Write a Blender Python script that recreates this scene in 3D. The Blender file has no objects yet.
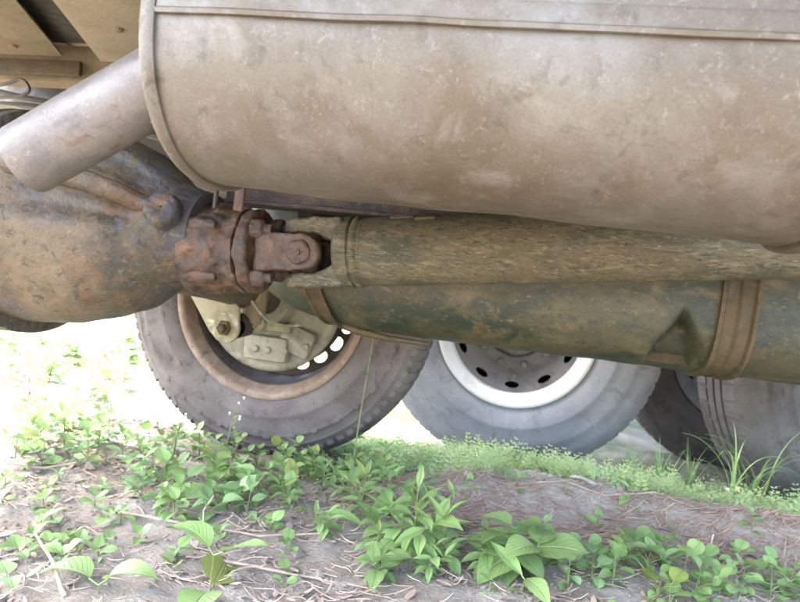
import bpy, bmesh, math, random
from mathutils import Vector, Matrix, Euler, noise
import numpy as np
R = math.radians
PI = math.pi
sc = bpy.context.scene
col = sc.collection

# ------------------------------------------------------------------ camera
cam_d = bpy.data.cameras.new('camera'); cam = bpy.data.objects.new('camera', cam_d); col.objects.link(cam)
cam_d.sensor_width = 36.0; cam_d.lens = 26.1; cam_d.clip_start = 0.02; cam_d.clip_end = 400
yaw, pitch, roll = R(11.5), R(-2.5), R(6.3)
F = Vector((-math.sin(yaw)*math.cos(pitch), math.cos(yaw)*math.cos(pitch), math.sin(pitch)))
Rt = F.cross(Vector((0, 0, 1))).normalized(); Up = Rt.cross(F)
R2 = Rt*math.cos(roll) + Up*math.sin(roll); U2 = Up*math.cos(roll) - Rt*math.sin(roll)
M3 = Matrix((R2, U2, -F)).transposed()
cam.matrix_world = Matrix.Translation((0, 0, 0.49)) @ M3.to_4x4()
cam_d.dof.use_dof = True; cam_d.dof.focus_distance = 0.80; cam_d.dof.aperture_fstop = 9.0
sc.camera = cam
# ------------------------------------------------------------------ sky, sun, exposure
SUN_EL, SUN_AZ = R(60), R(245)          # azimuth clockwise from +Y: the sun stands behind the camera, to its left
w = bpy.data.worlds.new('World'); sc.world = w; w.use_nodes = True
nt = w.node_tree; nt.nodes.clear()
sky = nt.nodes.new('ShaderNodeTexSky'); sky.sky_type = 'NISHITA'; sky.sun_disc = False
sky.sun_elevation = SUN_EL; sky.sun_rotation = SUN_AZ; sky.air_density = 1.0; sky.dust_density = 3.6; sky.ozone_density = 0.8
bg = nt.nodes.new('ShaderNodeBackground'); bg.inputs[1].default_value = 0.15
wo = nt.nodes.new('ShaderNodeOutputWorld')
nt.links.new(sky.outputs[0], bg.inputs[0]); nt.links.new(bg.outputs[0], wo.inputs[0])
sun_d = bpy.data.lights.new('sun', 'SUN'); sun_d.energy = 2.2; sun_d.angle = R(0.5); sun_d.color = (1.0, 0.95, 0.87)
sun = bpy.data.objects.new('sun', sun_d); col.objects.link(sun)
to_sun = Vector((math.sin(SUN_AZ)*math.cos(SUN_EL), math.cos(SUN_AZ)*math.cos(SUN_EL), math.sin(SUN_EL)))
sun.rotation_euler = to_sun.to_track_quat('Z', 'Y').to_euler(); sun.location = to_sun*20
sc.view_settings.view_transform = 'Standard'; sc.view_settings.look = 'None'
sc.view_settings.gamma = 1.0; sc.view_settings.use_curve_mapping = False
sc.view_settings.exposure = 4.25
sc.render.engine = 'CYCLES'
sc.cycles.max_bounces = 8; sc.cycles.diffuse_bounces = 6

# ------------------------------------------------------------------ material helpers
def new_mat(name):
    m = bpy.data.materials.new(name); m.use_nodes = True
    n = m.node_tree.nodes; n.clear()
    o = n.new('ShaderNodeOutputMaterial'); b = n.new('ShaderNodeBsdfPrincipled')
    m.node_tree.links.new(b.outputs[0], o.inputs[0])
    return m, m.node_tree, b, o
def N(t, kind, **kw):
    n = t.nodes.new(kind)
    for k, v in kw.items():
        if k.startswith('i_'):
            n.inputs[k[2:].replace('_', ' ')].default_value = v
        else: setattr(n, k, v)
    return n
def L(t, a, b): t.links.new(a, b)
def noise_tex(t, co, scale, detail=6, rough=.6, dist=0.0):
    n = N(t, 'ShaderNodeTexNoise'); n.inputs['Scale'].default_value = scale; n.inputs['Detail'].default_value = detail
    n.inputs['Roughness'].default_value = rough; n.inputs['Distortion'].default_value = dist
    L(t, co, n.inputs['Vector']); return n.outputs['Fac']
def ramp(t, fac, stops):
    r = N(t, 'ShaderNodeValToRGB'); e = r.color_ramp.elements
    while len(e) > 1: e.remove(e[-1])
    for i, (p, c) in enumerate(stops):
        el = e[0] if i == 0 else e.new(p)
        el.position = p; el.color = (c, c, c, 1) if isinstance(c, (int, float)) else (*c, 1)
    L(t, fac, r.inputs[0]); return r.outputs[0]
def mix(t, fac, a, b, mode='MIX'):
    m = N(t, 'ShaderNodeMix', data_type='RGBA', blend_type=mode)
    for s, v in ((m.inputs[0], fac), (m.inputs[6], a), (m.inputs[7], b)):
        if isinstance(v, (int, float)): s.default_value = v
        elif isinstance(v, tuple): s.default_value = (*v, 1)
        else: L(t, v, s)
    return m.outputs[2]
def math_n(t, op, a, b=0.0, clamp=False):
    m = N(t, 'ShaderNodeMath', operation=op, use_clamp=clamp)
    for s, v in ((m.inputs[0], a), (m.inputs[1], b)):
        if isinstance(v, (int, float)): s.default_value = v
        else: L(t, v, s)
    return m.outputs[0]
def bump(t, b, h, strength, dist, prev=None):
    n = N(t, 'ShaderNodeBump'); n.inputs['Strength'].default_value = strength; n.inputs['Distance'].default_value = dist
    L(t, h, n.inputs['Height'])
    if prev is not None: L(t, prev, n.inputs['Normal'])
    L(t, n.outputs[0], b.inputs['Normal']); return n.outputs[0]
def coords(t, scale=(1, 1, 1), rot=(0, 0, 0), world=False, rand=False):
    if world: src = N(t, 'ShaderNodeNewGeometry').outputs['Position']
    else: src = N(t, 'ShaderNodeTexCoord').outputs['Object']
    mp = N(t, 'ShaderNodeMapping'); mp.inputs['Scale'].default_value = scale; mp.inputs['Rotation'].default_value = rot
    L(t, src, mp.inputs['Vector']); return mp.outputs[0]

def grime(name, base, patches, scale=9, rough=.75, metal=0.0, bump_d=.0015, speck=None, speck_amt=.62, fine=90, stretch=(1, 1, 1), rot=(0, 0, 0), spec=.3):
    """mottled dirty metal: base colour with irregular patches, fine grain and small light specks"""
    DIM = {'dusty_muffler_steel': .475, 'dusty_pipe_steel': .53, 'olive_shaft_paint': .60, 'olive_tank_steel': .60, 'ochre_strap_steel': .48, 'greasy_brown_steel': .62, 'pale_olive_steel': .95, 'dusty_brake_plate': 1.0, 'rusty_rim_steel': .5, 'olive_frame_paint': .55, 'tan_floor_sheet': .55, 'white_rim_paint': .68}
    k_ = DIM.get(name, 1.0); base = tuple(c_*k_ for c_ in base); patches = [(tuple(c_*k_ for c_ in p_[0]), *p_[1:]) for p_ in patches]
    m, t, b, o = new_mat(name)
    co = coords(t, stretch, rot, world=True)
    c = base
    for i, (pc, thr, k, soft) in enumerate(patches):
        f = noise_tex(t, co, scale*k, 7, .62, .4 + .3*i)
        off = N(t, 'ShaderNodeVectorMath', operation='ADD'); off.inputs[1].default_value = (i*3.7, i*1.9, i*5.1)
        L(t, co, off.inputs[0])
        f = noise_tex(t, off.outputs[0], scale*k, 8, .65, .5)
        c = mix(t, ramp(t, f, [(thr, 0.0), (thr + soft, 1.0)]), c, pc)
    fn = noise_tex(t, co, fine*4, 5, .7)
    c = mix(t, .55, c, mix(t, 1.0, c, ramp(t, fn, [(.3, .72), (.7, 1.28)]), 'MULTIPLY'))
    if speck:
        v = N(t, 'ShaderNodeTexVoronoi', feature='F1'); v.inputs['Scale'].default_value = fine*1.3; v.inputs['Randomness'].default_value = 1
        dn = N(t, 'ShaderNodeTexNoise'); dn.inputs['Scale'].default_value = fine*1.2; L(t, co, dn.inputs['Vector'])
        ad = N(t, 'ShaderNodeMix', data_type='RGBA', blend_type='LINEAR_LIGHT'); ad.inputs[0].default_value = .02
        L(t, co, ad.inputs[6]); L(t, dn.outputs['Color'], ad.inputs[7]); L(t, ad.outputs[2], v.inputs['Vector'])
        sp = ramp(t, v.outputs['Distance'], [(.12, 1.0), (.30, 0.0)])
        msk = ramp(t, noise_tex(t, co, scale*4, 4, .6), [(speck_amt - .1, 0.0), (speck_amt, 1.0)])
        c = mix(t, math_n(t, 'MULTIPLY', math_n(t, 'MULTIPLY', sp, msk), .6), c, speck)
    L(t, c, b.inputs['Base Color'])
    rr = ramp(t, noise_tex(t, co, scale*3, 5, .6), [(.3, max(.05, rough - .15)), (.7, min(1, rough + .15))])
    L(t, rr, b.inputs['Roughness'])
    b.inputs['Metallic'].default_value = metal; b.inputs['Specular IOR Level'].default_value = spec
    hb = math_n(t, 'ADD', noise_tex(t, co, fine, 8, .7), math_n(t, 'MULTIPLY', noise_tex(t, co, scale*2.5, 4, .5), 2.0))
    bump(t, b, hb, .55, bump_d)
    return m

MAT = {}
MAT['muffler'] = grime('dusty_muffler_steel', (.168, .151, .122), [((.118, .092, .060), .44, .28, .16), ((.155, .150, .145), .50, .35, .16), ((.105, .076, .046), .55, 1.1, .2), ((.21, .19, .16), .52, 2.2, .2), ((.09, .075, .052), .55, 5, .15), ((.21, .192, .165), .58, 12, .14), ((.115, .10, .078), .60, 22, .12)],
                       scale=9, rough=.5, metal=.25, speck=(.145, .132, .114), speck_amt=.60, fine=120, bump_d=.0009, spec=.35)
MAT['pipe'] = grime('dusty_pipe_steel', (.18, .160, .145), [((.215, .195, .18), .45, 1.0, .2), ((.13, .122, .12), .52, 1.5, .16), ((.14, .085, .045), .60, 2.6, .12), ((.24, .22, .20), .60, 7, .12)],
                    scale=9, rough=.48, metal=.3, speck=(.20, .18, .16), speck_amt=.64, fine=80, bump_d=.0009)
MAT['shaft'] = grime('olive_shaft_paint', (.088, .074, .040), [((.042, .044, .026), .47, 1.2, .16), ((.14, .12, .07), .50, 4, .14), ((.14, .088, .036), .62, 1.6, .1), ((.030, .036, .025), .54, 12.0, .08), ((.18, .16, .105), .58, 17, .07)],
                     scale=11, rough=.75, speck=(.15, .135, .09), speck_amt=.60, fine=190, stretch=(.6, 1, 2.4), rot=(0, R(35), 0))
MAT['tank'] = grime('olive_tank_steel', (.062, .058, .028), [((.024, .034, .021), .46, .8, .12), ((.105, .086, .042), .53, 1.3, .14), ((.020, .033, .027), .54, 4, .12), ((.125, .078, .030), .62, 1.3, .1), ((.115, .10, .06), .58, 9, .08), ((.018, .024, .016), .58, 18, .08)],
                    scale=10, rough=.5, speck=(.12, .108, .07), speck_amt=.62, fine=150, stretch=(.75, 1, 1.2))
MAT['strap'] = grime('ochre_strap_steel', (.105, .076, .033), [((.060, .052, .025), .46, 1.6, .18), ((.15, .098, .038), .54, 2.4, .14), ((.035, .04, .024), .58, 1.2, .12), ((.05, .04, .02), .57, 9, .1)], scale=14, rough=.7, fine=110)
MAT['grease'] = grime('greasy_brown_steel', (.058, .029, .014), [((.018, .012, .008), .48, 1.2, .16), ((.125, .058, .022), .53, 2.2, .14), ((.08, .06, .048), .66, 3, .08), ((.012, .009, .008), .58, 5, .1)], scale=16, rough=.6, fine=90, bump_d=.005, spec=.45)
MAT['mud'] = grime('caked_brown_mud', (.040, .028, .014), [((.062, .043, .02), .5, 1.5, .16), ((.022, .017, .010), .55, 3, .14)], scale=14, rough=.85, fine=100, bump_d=.003)
MAT['bracket'] = grime('pale_olive_steel', (.21, .195, .125), [((.12, .115, .062), .48, 1.2, .16), ((.33, .31, .24), .58, 1.8, .1), ((.10, .075, .035), .66, 1.5, .06)], scale=12, rough=.75, fine=90)
MAT['plate'] = grime('dusty_brake_plate', (.175, .165, .122), [((.095, .09, .06), .48, 1.3, .18), ((.22, .21, .165), .56, 2.6, .14), ((.06, .05, .032), .60, 5, .1)], scale=12, rough=.8, fine=80)
MAT['rust_rim'] = grime('rusty_rim_steel', (.105, .076, .060), [((.16, .125, .10), .5, 1.5, .14), ((.05, .036, .028), .56, 1.2, .12), ((.13, .07, .04), .62, 2.4, .1)], scale=14, rough=.75, fine=90)
MAT['rim_lip'] = grime('tan_rusty_rim_lip', (.15, .105, .075), [((.20, .155, .12), .48, 1.5, .16), ((.08, .05, .034), .57, 1.4, .12), ((.16, .08, .04), .62, 2.6, .1)], scale=14, rough=.7, fine=90)
MAT['frame'] = grime('olive_frame_paint', (.24, .19, .115), [((.31, .25, .15), .48, 1.2, .2), ((.30, .165, .085), .57, 1.0, .14), ((.09, .072, .042), .62, 1.7, .1)], scale=8, rough=.8, speck=(.03, .02, .012), speck_amt=.6, fine=45)
MAT['floor'] = grime('tan_floor_sheet', (.34, .285, .19), [((.26, .215, .14), .5, .8, .2), ((.40, .335, .23), .56, 1.3, .15)], scale=6, rough=.8, fine=60)
MAT['dark'] = grime('dark_oily_steel', (.028, .022, .016), [((.05, .038, .025), .55, 1.2, .1)], scale=12, rough=.7, fine=80)
MAT['white_body'] = grime('cream_body_paint', (.62, .60, .54), [((.5, .47, .4), .6, .4, .2)], scale=3, rough=.4, fine=30, bump_d=.0003, spec=.5)
MAT['pale_steel'] = grime('white_rim_paint', (.74, .74, .74), [((.60, .58, .56), .58, 1.0, .15), ((.45, .42, .40), .68, 2.0, .08)], scale=10, rough=.5, fine=60, bump_d=.0005, spec=.4)
MAT['grey_dish'] = grime('grey_brown_wheel_dish', (.14, .13, .13), [((.09, .083, .083), .5, 1.0, .15), ((.20, .19, .19), .6, 1.5, .1)], scale=12, rough=.75, fine=80)

# diff housing: blue grey, rust and earth patches; black oil towards the pinion with a ragged edge
def diff_mat():
    m, t, b, o = new_mat('mottled_cast_iron')
    co = coords(t, world=True)
    c = ramp(t, noise_tex(t, co, 8, 8, .68, .6), [(.30, (.026, .022, .012)), (.42, (.05, .05, .05)), (.50, (.07, .052, .032)), (.58, (.08, .088, .098)), (.70, (.11, .075, .042))])
    c = mix(t, ramp(t, noise_tex(t, co, 12.5, 8, .7, .3), [(.53, 0.0), (.70, .9)]), c, (.165, .075, .028))
    c = mix(t, ramp(t, noise_tex(t, co, 16, 8, .7, .3), [(.55, 0.0), (.68, .85)]), c, (.030, .034, .042))
    c = mix(t, ramp(t, noise_tex(t, co, 5.3, 6, .65, .2), [(.47, 0.0), (.60, .85)]), c, (.165, .125, .078))
    c = mix(t, ramp(t, noise_tex(t, co, 21, 6, .65, .2), [(.56, 0.0), (.66, .6)]), c, (.058, .06, .024))
    c = mix(t, ramp(t, noise_tex(t, co, 48, 7, .7, .5), [(.52, 0.0), (.64, .8)]), c, (.135, .085, .045))
    c = mix(t, ramp(t, noise_tex(t, co, 62, 7, .7, .5), [(.54, 0.0), (.64, .8)]), c, (.022, .022, .02))
    c = mix(t, ramp(t, noise_tex(t, co, 85, 7, .7, .2), [(.57, 0.0), (.66, .7)]), c, (.15, .145, .135))
    c = mix(t, 1.0, c, (.60, .58, .53), 'MULTIPLY')
    fn = noise_tex(t, co, 320, 5, .7)
    c = mix(t, .6, c, mix(t, 1.0, c, ramp(t, fn, [(.3, .65), (.7, 1.35)]), 'MULTIPLY'))
    sp = N(t, 'ShaderNodeSeparateXYZ'); L(t, co, sp.inputs[0])
    edge = math_n(t, 'ADD', sp.outputs[0], math_n(t, 'MULTIPLY', math_n(t, 'SUBTRACT', noise_tex(t, co, 26, 4, .6, .5), .5), .16))
    mp = N(t, 'ShaderNodeMapRange'); mp.inputs['From Min'].default_value = -.520; mp.inputs['From Max'].default_value = -.514
    L(t, edge, mp.inputs['Value'])
    c = mix(t, mp.outputs[0], c, (.018, .017, .018))
    L(t, c, b.inputs['Base Color']); b.inputs['Roughness'].default_value = .62; b.inputs['Specular IOR Level'].default_value = .4
    hb = math_n(t, 'ADD', noise_tex(t, co, 130, 8, .7), math_n(t, 'MULTIPLY', noise_tex(t, co, 45, 5, .6), 2.5))
    bump(t, b, hb, .7, .0025)
    return m
MAT['diff'] = diff_mat()

def rubber(name, a, bcol, c3, scale=7):
    m, t, b, o = new_mat(name)
    co = coords(t, world=True)
    c = mix(t, ramp(t, noise_tex(t, co, scale, 7, .6, .4), [(.38, 0.0), (.62, 1.0)]), a, bcol)
    c = mix(t, ramp(t, noise_tex(t, co, scale*2.7, 7, .65, .6), [(.55, 0.0), (.68, .8)]), c, c3)
    c = mix(t, .5, c, mix(t, 1.0, c, ramp(t, noise_tex(t, co, 260, 4, .7), [(.3, .6), (.7, 1.4)]), 'MULTIPLY'))
    L(t, c, b.inputs['Base Color']); b.inputs['Roughness'].default_value = .8; b.inputs['Specular IOR Level'].default_value = .3
    bump(t, b, noise_tex(t, co, 120, 7, .7), .4, .0012)
    return m
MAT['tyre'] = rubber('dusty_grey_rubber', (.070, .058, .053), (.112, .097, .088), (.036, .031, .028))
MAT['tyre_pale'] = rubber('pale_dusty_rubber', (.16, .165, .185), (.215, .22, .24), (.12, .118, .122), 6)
MAT['tyre_warm'] = rubber('warm_grey_rubber', (.068, .063, .062), (.105, .099, .098), (.042, .038, .037), 7)  # warm grey darkened so the tread looks shaded
MAT['tyre_shaded'] = rubber('shaded_brown_rubber', (.055, .047, .046), (.08, .068, .066), (.035, .03, .03), 6)  # darker copy of the rubber: shade under the lorry put into its colour

def leaf_mat(name, a, bcol, vein, tr=.35):
    m, t, b, o = new_mat(name)
    uv = N(t, 'ShaderNodeUVMap').outputs[0]
    sp = N(t, 'ShaderNodeSeparateXYZ'); L(t, uv, sp.inputs[0])
    u, v = sp.outputs[0], sp.outputs[1]
    av = math_n(t, 'ABSOLUTE', math_n(t, 'SUBTRACT', v, .5))
    mid = ramp(t, av, [(.0, 1.0), (.035, 0.0)])
    ph = math_n(t, 'SUBTRACT', math_n(t, 'MULTIPLY', u, 8.0), math_n(t, 'MULTIPLY', av, 7.0))
    side = ramp(t, math_n(t, 'ABSOLUTE', math_n(t, 'SUBTRACT', math_n(t, 'FRACT', ph), .5)), [(.0, 1.0), (.10, 0.0)])
    veins = math_n(t, 'MAXIMUM', mid, math_n(t, 'MULTIPLY', side, .6))
    oi = N(t, 'ShaderNodeObjectInfo')
    co = coords(t, world=True)
    f = math_n(t, 'ADD', math_n(t, 'MULTIPLY', noise_tex(t, co, 40, 4, .6), .6), math_n(t, 'MULTIPLY', oi.outputs['Random'], .6))
    c = ramp(t, f, [(.25, a), (.85, bcol)])
    c = mix(t, math_n(t, 'MULTIPLY', veins, .75), c, vein)
    spot = ramp(t, noise_tex(t, co, 95, 5, .7), [(.64, 0.0), (.72, .7)])
    c = mix(t, spot, c, (.16, .13, .05))
    L(t, c, b.inputs['Base Color']); b.inputs['Roughness'].default_value = .45; b.inputs['Specular IOR Level'].default_value = .45
    bump(t, b, math_n(t, 'MULTIPLY', veins, -1.0), .9, .0022)
    tl = N(t, 'ShaderNodeBsdfTranslucent'); L(t, mix(t, .5, c, bcol), tl.inputs['Color'])
    ms = N(t, 'ShaderNodeMixShader'); ms.inputs[0].default_value = tr
    L(t, b.outputs[0], ms.inputs[1]); L(t, tl.outputs[0], ms.inputs[2]); L(t, ms.outputs[0], o.inputs[0])
    return m
MAT['leaf_mid'] = leaf_mat('mid_green_leaf', (.135, .215, .065), (.255, .36, .125), (.32, .40, .20))
MAT['leaf_light'] = leaf_mat('light_green_leaf', (.17, .28, .085), (.30, .43, .15), (.36, .46, .23))
MAT['leaf_blue'] = leaf_mat('cool_green_leaf', (.15, .25, .09), (.28, .41, .17), (.33, .43, .25))
MAT['leaf_cover'] = leaf_mat('pale_mint_leaf', (.23, .33, .115), (.43, .54, .235), (.42, .50, .28))
MAT['leaf_yellow'] = leaf_mat('yellow_green_leaf', (.20, .26, .06), (.30, .33, .09), (.35, .36, .15))
MAT['leaf_dry'] = leaf_mat('dry_pale_leaf', (.42, .36, .29), (.52, .47, .40), (.45, .38, .3), .1)
def plain(name, c, rough=.7, var=None, scale=60):
    m, t, b, o = new_mat(name)
    if var:
        co = coords(t, world=True)
        L(t, ramp(t, noise_tex(t, co, scale, 5, .6), [(.35, c), (.65, var)]), b.inputs['Base Color'])
    else: b.inputs['Base Color'].default_value = (*c, 1)
    b.inputs['Roughness'].default_value = rough; return m
MAT['stem'] = plain('green_stem', (.11, .15, .05), .6, (.16, .14, .06), 120)
MAT['straw'] = plain('dry_straw', (.46, .37, .27), .8, (.32, .235, .17), 45)
MAT['litter'] = plain('brown_litter', (.21, .14, .105), .9, (.34, .26, .20), 50)
MAT['root'] = plain('dark_root', (.17, .105, .07), .9, (.28, .19, .14), 40)
MAT['twig'] = plain('grey_brown_twig', (.22, .16, .12), .85, (.32, .25, .19), 90)
MAT['petal'] = plain('white_petal', (.8, .8, .76), .6)
MAT['rubber_hose'] = plain('black_rubber_hose', (.02, .018, .016), .6, (.04, .035, .028), 50)

def ground_mat():
    m, t, b, o = new_mat('dry_earth')
    co = coords(t, world=True)
    c = ramp(t, noise_tex(t, co, 5, 9, .65, .3), [(.32, (.25, .195, .145)), (.5, (.355, .305, .25)), (.68, (.45, .405, .35))])
    c = mix(t, ramp(t, noise_tex(t, co, 60, 7, .7, .3), [(.54, 0.0), (.70, .6)]), c, (.20, .145, .11))
    c = mix(t, ramp(t, noise_tex(t, co, 150, 6, .7), [(.55, 0.0), (.7, .6)]), c, (.52, .48, .44))
    # fibrous dead litter
    st = N(t, 'ShaderNodeMapping'); st.inputs['Scale'].default_value = (1, 5, 5); st.inputs['Rotation'].default_value = (0, 0, R(8)); L(t, co, st.inputs[0])
    fb = noise_tex(t, st.outputs[0], 55, 6, .65, 1.2)
    c = mix(t, ramp(t, fb, [(.54, 0.0), (.64, .45)]), c, (.20, .13, .095))
    # short turf away from the trodden strip
    sp = N(t, 'ShaderNodeSeparateXYZ'); L(t, co, sp.inputs[0])
    far = N(t, 'ShaderNodeMapRange'); far.inputs['From Min'].default_value = 1.75; far.inputs['From Max'].default_value = 2.5; L(t, sp.outputs[1], far.inputs['Value'])
    g = math_n(t, 'MULTIPLY', far.outputs[0], ramp(t, noise_tex(t, co, 3.0, 7, .65), [(.42, 0.0), (.58, 1.0)]))
    c = mix(t, math_n(t, 'MULTIPLY', g, .8), c, (.11, .14, .05))
    L(t, c, b.inputs['Base Color']); b.inputs['Roughness'].default_value = .95; b.inputs['Specular IOR Level'].default_value = .15
    hb = math_n(t, 'ADD', math_n(t, 'ADD', noise_tex(t, co, 45, 9, .7), math_n(t, 'MULTIPLY', noise_tex(t, co, 160, 6, .7), .5)), math_n(t, 'MULTIPLY', fb, .7))
    bump(t, b, hb, .9, .012)
    return m
MAT['ground'] = ground_mat()

# ------------------------------------------------------------------ mesh builder
class MB:
    def __init__(s): s.v = []; s.f = []
    def quadgrid(s, rows, closed_u=False, closed_v=False, flip=False):
        """rows: list of lists of points, same length"""
        b = len(s.v); n = len(rows[0])
        for r in rows: s.v += [tuple(p) for p in r]
        for i in range(len(rows) - (0 if closed_u else 1)):
            for j in range(n - (0 if closed_v else 1)):
                i2 = (i+1) % len(rows); j2 = (j+1) % n
                q = (b+i*n+j, b+i*n+j2, b+i2*n+j2, b+i2*n+j)
                s.f.append(q[::-1] if flip else q)
        return b
    def cap(s, idx): s.f.append(tuple(idx))
    def box(s, c, size, M=None):
        b = len(s.v); c = Vector(c)
        for dx in (-.5, .5):
            for dy in (-.5, .5):
                for dz in (-.5, .5):
                    p = Vector((dx*size[0], dy*size[1], dz*size[2]))
                    p = (M @ p if M else p) + c
                    s.v.append(tuple(p))
        for q in ((0, 1, 3, 2), (4, 6, 7, 5), (0, 4, 5, 1), (2, 3, 7, 6), (0, 2, 6, 4), (1, 5, 7, 3)): s.f.append(tuple(b+k for k in q))
        return s
    def prism(s, poly, axis_vec):
        """extrude a flat polygon along axis_vec"""
        b = len(s.v); n = len(poly); a = Vector(axis_vec)
        s.v += [tuple(p) for p in poly] + [tuple(Vector(p)+a) for p in poly]
        s.f.append(tuple(range(b+n-1, b-1, -1))); s.f.append(tuple(range(b+n, b+2*n)))
        for i in range(n): s.f.append((b+i, b+(i+1) % n, b+n+(i+1) % n, b+n+i))
        return s
    def tube(s, pts, rad, seg=8, caps=True, flat=1.0):
        pts = [Vector(p) for p in pts]; n = len(pts)
        if isinstance(rad, (int, float)): rad = [rad]*n
        up = Vector((0, 0, 1)); rows = []
        prev = None
        for i, p in enumerate(pts):
            d = (pts[min(i+1, n-1)] - pts[max(i-1, 0)]).normalized()
            if prev is None:
                a = d.cross(up if abs(d.z) < .9 else Vector((1, 0, 0))).normalized()
            else: a = (prev - d*prev.dot(d)).normalized()
            prev = a; c = d.cross(a)
            rows.append([p + (a*math.cos(2*PI*k/seg) + c*math.sin(2*PI*k/seg)*flat)*rad[i] for k in range(seg)])
        b = s.quadgrid(rows, closed_v=True)
        if caps:
            s.f.append(tuple(b+k for k in range(seg-1, -1, -1))); s.f.append(tuple(b+(n-1)*seg+k for k in range(seg)))
        return s
    def lathe(s, prof, M=None, seg=48, closed=False, caps=False, axis='Y'):
        """prof: (r, a) along the axis"""
        rows = []
        for r, a in prof:
            row = []
            for k in range(seg):
                t = 2*PI*k/seg; x, z = r*math.cos(t), r*math.sin(t)
                p = Vector((x, a, z)) if axis == 'Y' else (Vector((a, x, z)) if axis == 'X' else Vector((x, z, a)))
                row.append(M @ p if M else p)
            rows.append(row)
        b = s.quadgrid(rows, closed_u=closed, closed_v=True)
        if caps:
            s.f.append(tuple(b+k for k in range(seg))); e = b+(len(rows)-1)*seg
            s.f.append(tuple(e+k for k in range(seg-1, -1, -1)))
        return s
    def build(s, name, mat, parent=None, bevel=0, smooth=30, recalc=True, loc=None):
        me = bpy.data.meshes.new(name); me.from_pydata(s.v, [], s.f)
        if recalc or bevel:
            bm = bmesh.new(); bm.from_mesh(me)
            if recalc: bmesh.ops.recalc_face_normals(bm, faces=bm.faces)
            if bevel:
                ed = [e for e in bm.edges if len(e.link_faces) == 2 and e.calc_face_angle(0) > R(35)]
                bmesh.ops.bevel(bm, geom=ed, offset=bevel, segments=2, affect='EDGES', profile=.5, clamp_overlap=True)
            bm.to_mesh(me); bm.free()
        if smooth:
            me.polygons.foreach_set('use_smooth', [True]*len(me.polygons)); me.set_sharp_from_angle(angle=R(smooth))
        me.materials.append(MAT[mat] if isinstance(mat, str) else mat)
        o = bpy.data.objects.new(name, me); col.objects.link(o)
        if parent: o.parent = parent
        if loc: o.location = loc
        return o
def roughen(o, amp, scale, cuts=2, smooth=1):
    """cast or corroded surface: subdivide and push the points about"""
    me = o.data; bm = bmesh.new(); bm.from_mesh(me)
    bmesh.ops.triangulate(bm, faces=bm.faces)
    for c in range(cuts):
        L_ = [e for e in bm.edges if e.calc_length() > .005]
        if L_: bmesh.ops.subdivide_edges(bm, edges=L_, cuts=1, use_grid_fill=True)
        bmesh.ops.triangulate(bm, faces=bm.faces)
    for k in range(smooth): bmesh.ops.smooth_vert(bm, verts=bm.verts, factor=.35, use_axis_x=True, use_axis_y=True, use_axis_z=True)
    bm.normal_update()
    for v in bm.verts: v.co += v.normal*amp*(noise.noise(v.co*scale) + .5*noise.noise(v.co*scale*2.3))
    bm.to_mesh(me); bm.free()
    me.polygons.foreach_set('use_smooth', [True]*len(me.polygons)); me.set_sharp_from_angle(angle=R(60)); return o
def tag(o, label=None, cat=None, group=None, kind=None):
    if label: o['label'] = label
    if cat: o['category'] = cat
    if group: o['group'] = group
    if kind: o['kind'] = kind
    return o
def empty(name, loc=(0, 0, 0)):
    o = bpy.data.objects.new(name, None); o.empty_display_size = .05; o.location = loc; col.objects.link(o); return o
def T(x, y, z): return Matrix.Translation((x, y, z))
def sstep(a, b, x):
    t = min(1, max(0, (x-a)/(b-a))); return t*t*(3-2*t)

# ------------------------------------------------------------------ ground
def height(x, y):
    drop = -.17*sstep(1.74, 2.06, y)*sstep(-.75, -.15, x) - .05*sstep(1.3, 2.2, y)*(1-sstep(-.75, -.15, x))
    base = -.012 - .04*sstep(1.1, 1.45, y)*sstep(-.1, -.4, x) - .02*sstep(1.1, 1.5, y)*sstep(-.4, -.1, x)
    yc = 1.36 + .10*x + .02*math.sin(7*x)
    d = y - yc
    amp = .080*sstep(-.45, .05, x)*(1 - sstep(1.6, 3.0, x))
    ridge = amp*(math.exp(-(d/.075)**2) if d < 0 else math.exp(-(d/.20)**2))
    dense = max(0.0, 1 - max(0, max(abs(x)-2, y-3, -.6-y))/1.5)
    n = 0
    if dense > 0:
        v = Vector((x*3.1, y*3.1, 0)); n += .018*noise.noise(v)
        n += .010*noise.noise(Vector((x*11, y*11, 4))) + .006*noise.noise(Vector((x*28, y*28, 9)))
        n += .004*max(0, noise.noise(Vector((x*60, y*60, 2))))
        n *= dense
    return base + drop + ridge + n
def axis_vals(lo, hi, step, far):
    a = list(np.arange(lo, hi+1e-6, step)); s = step; p = hi; out = []
    while p < far: s *= 1.35; p += s; out.append(p)
    s = step; q = lo; pre = []
    while q > -far: s *= 1.35; q -= s; pre.append(q)
    return pre[::-1] + a + out
xs = axis_vals(-2.3, 1.7, .0125, 120); ys = axis_vals(.3, 2.6, .0125, 120)
mb = MB(); mb.quadgrid([[(x, y, height(x, y)) for x in xs] for y in ys])
tag(mb.build('ground', 'ground', smooth=180, recalc=False), kind='structure')
me_g = bpy.data.objects['ground'].data
if me_g.polygons[0].normal.z < 0: me_g.flip_normals()

# ------------------------------------------------------------------ the truck we look under
truck = empty('truck', (-.66, .85, 0))
tag(truck, 'old dirty truck with grey muffler, olive drive shaft and rusty axle seen from beneath', 'truck')
TP = Vector((-.66, .85, 0))
class TB(MB):
    """geometry given in world coordinates, stored relative to the truck's origin"""
    def build(s, name, mat, parent=truck, **kw):
        s.v = [tuple(Vector(p)-TP) for p in s.v]
        return MB.build(s, name, mat, parent, **kw)

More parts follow.
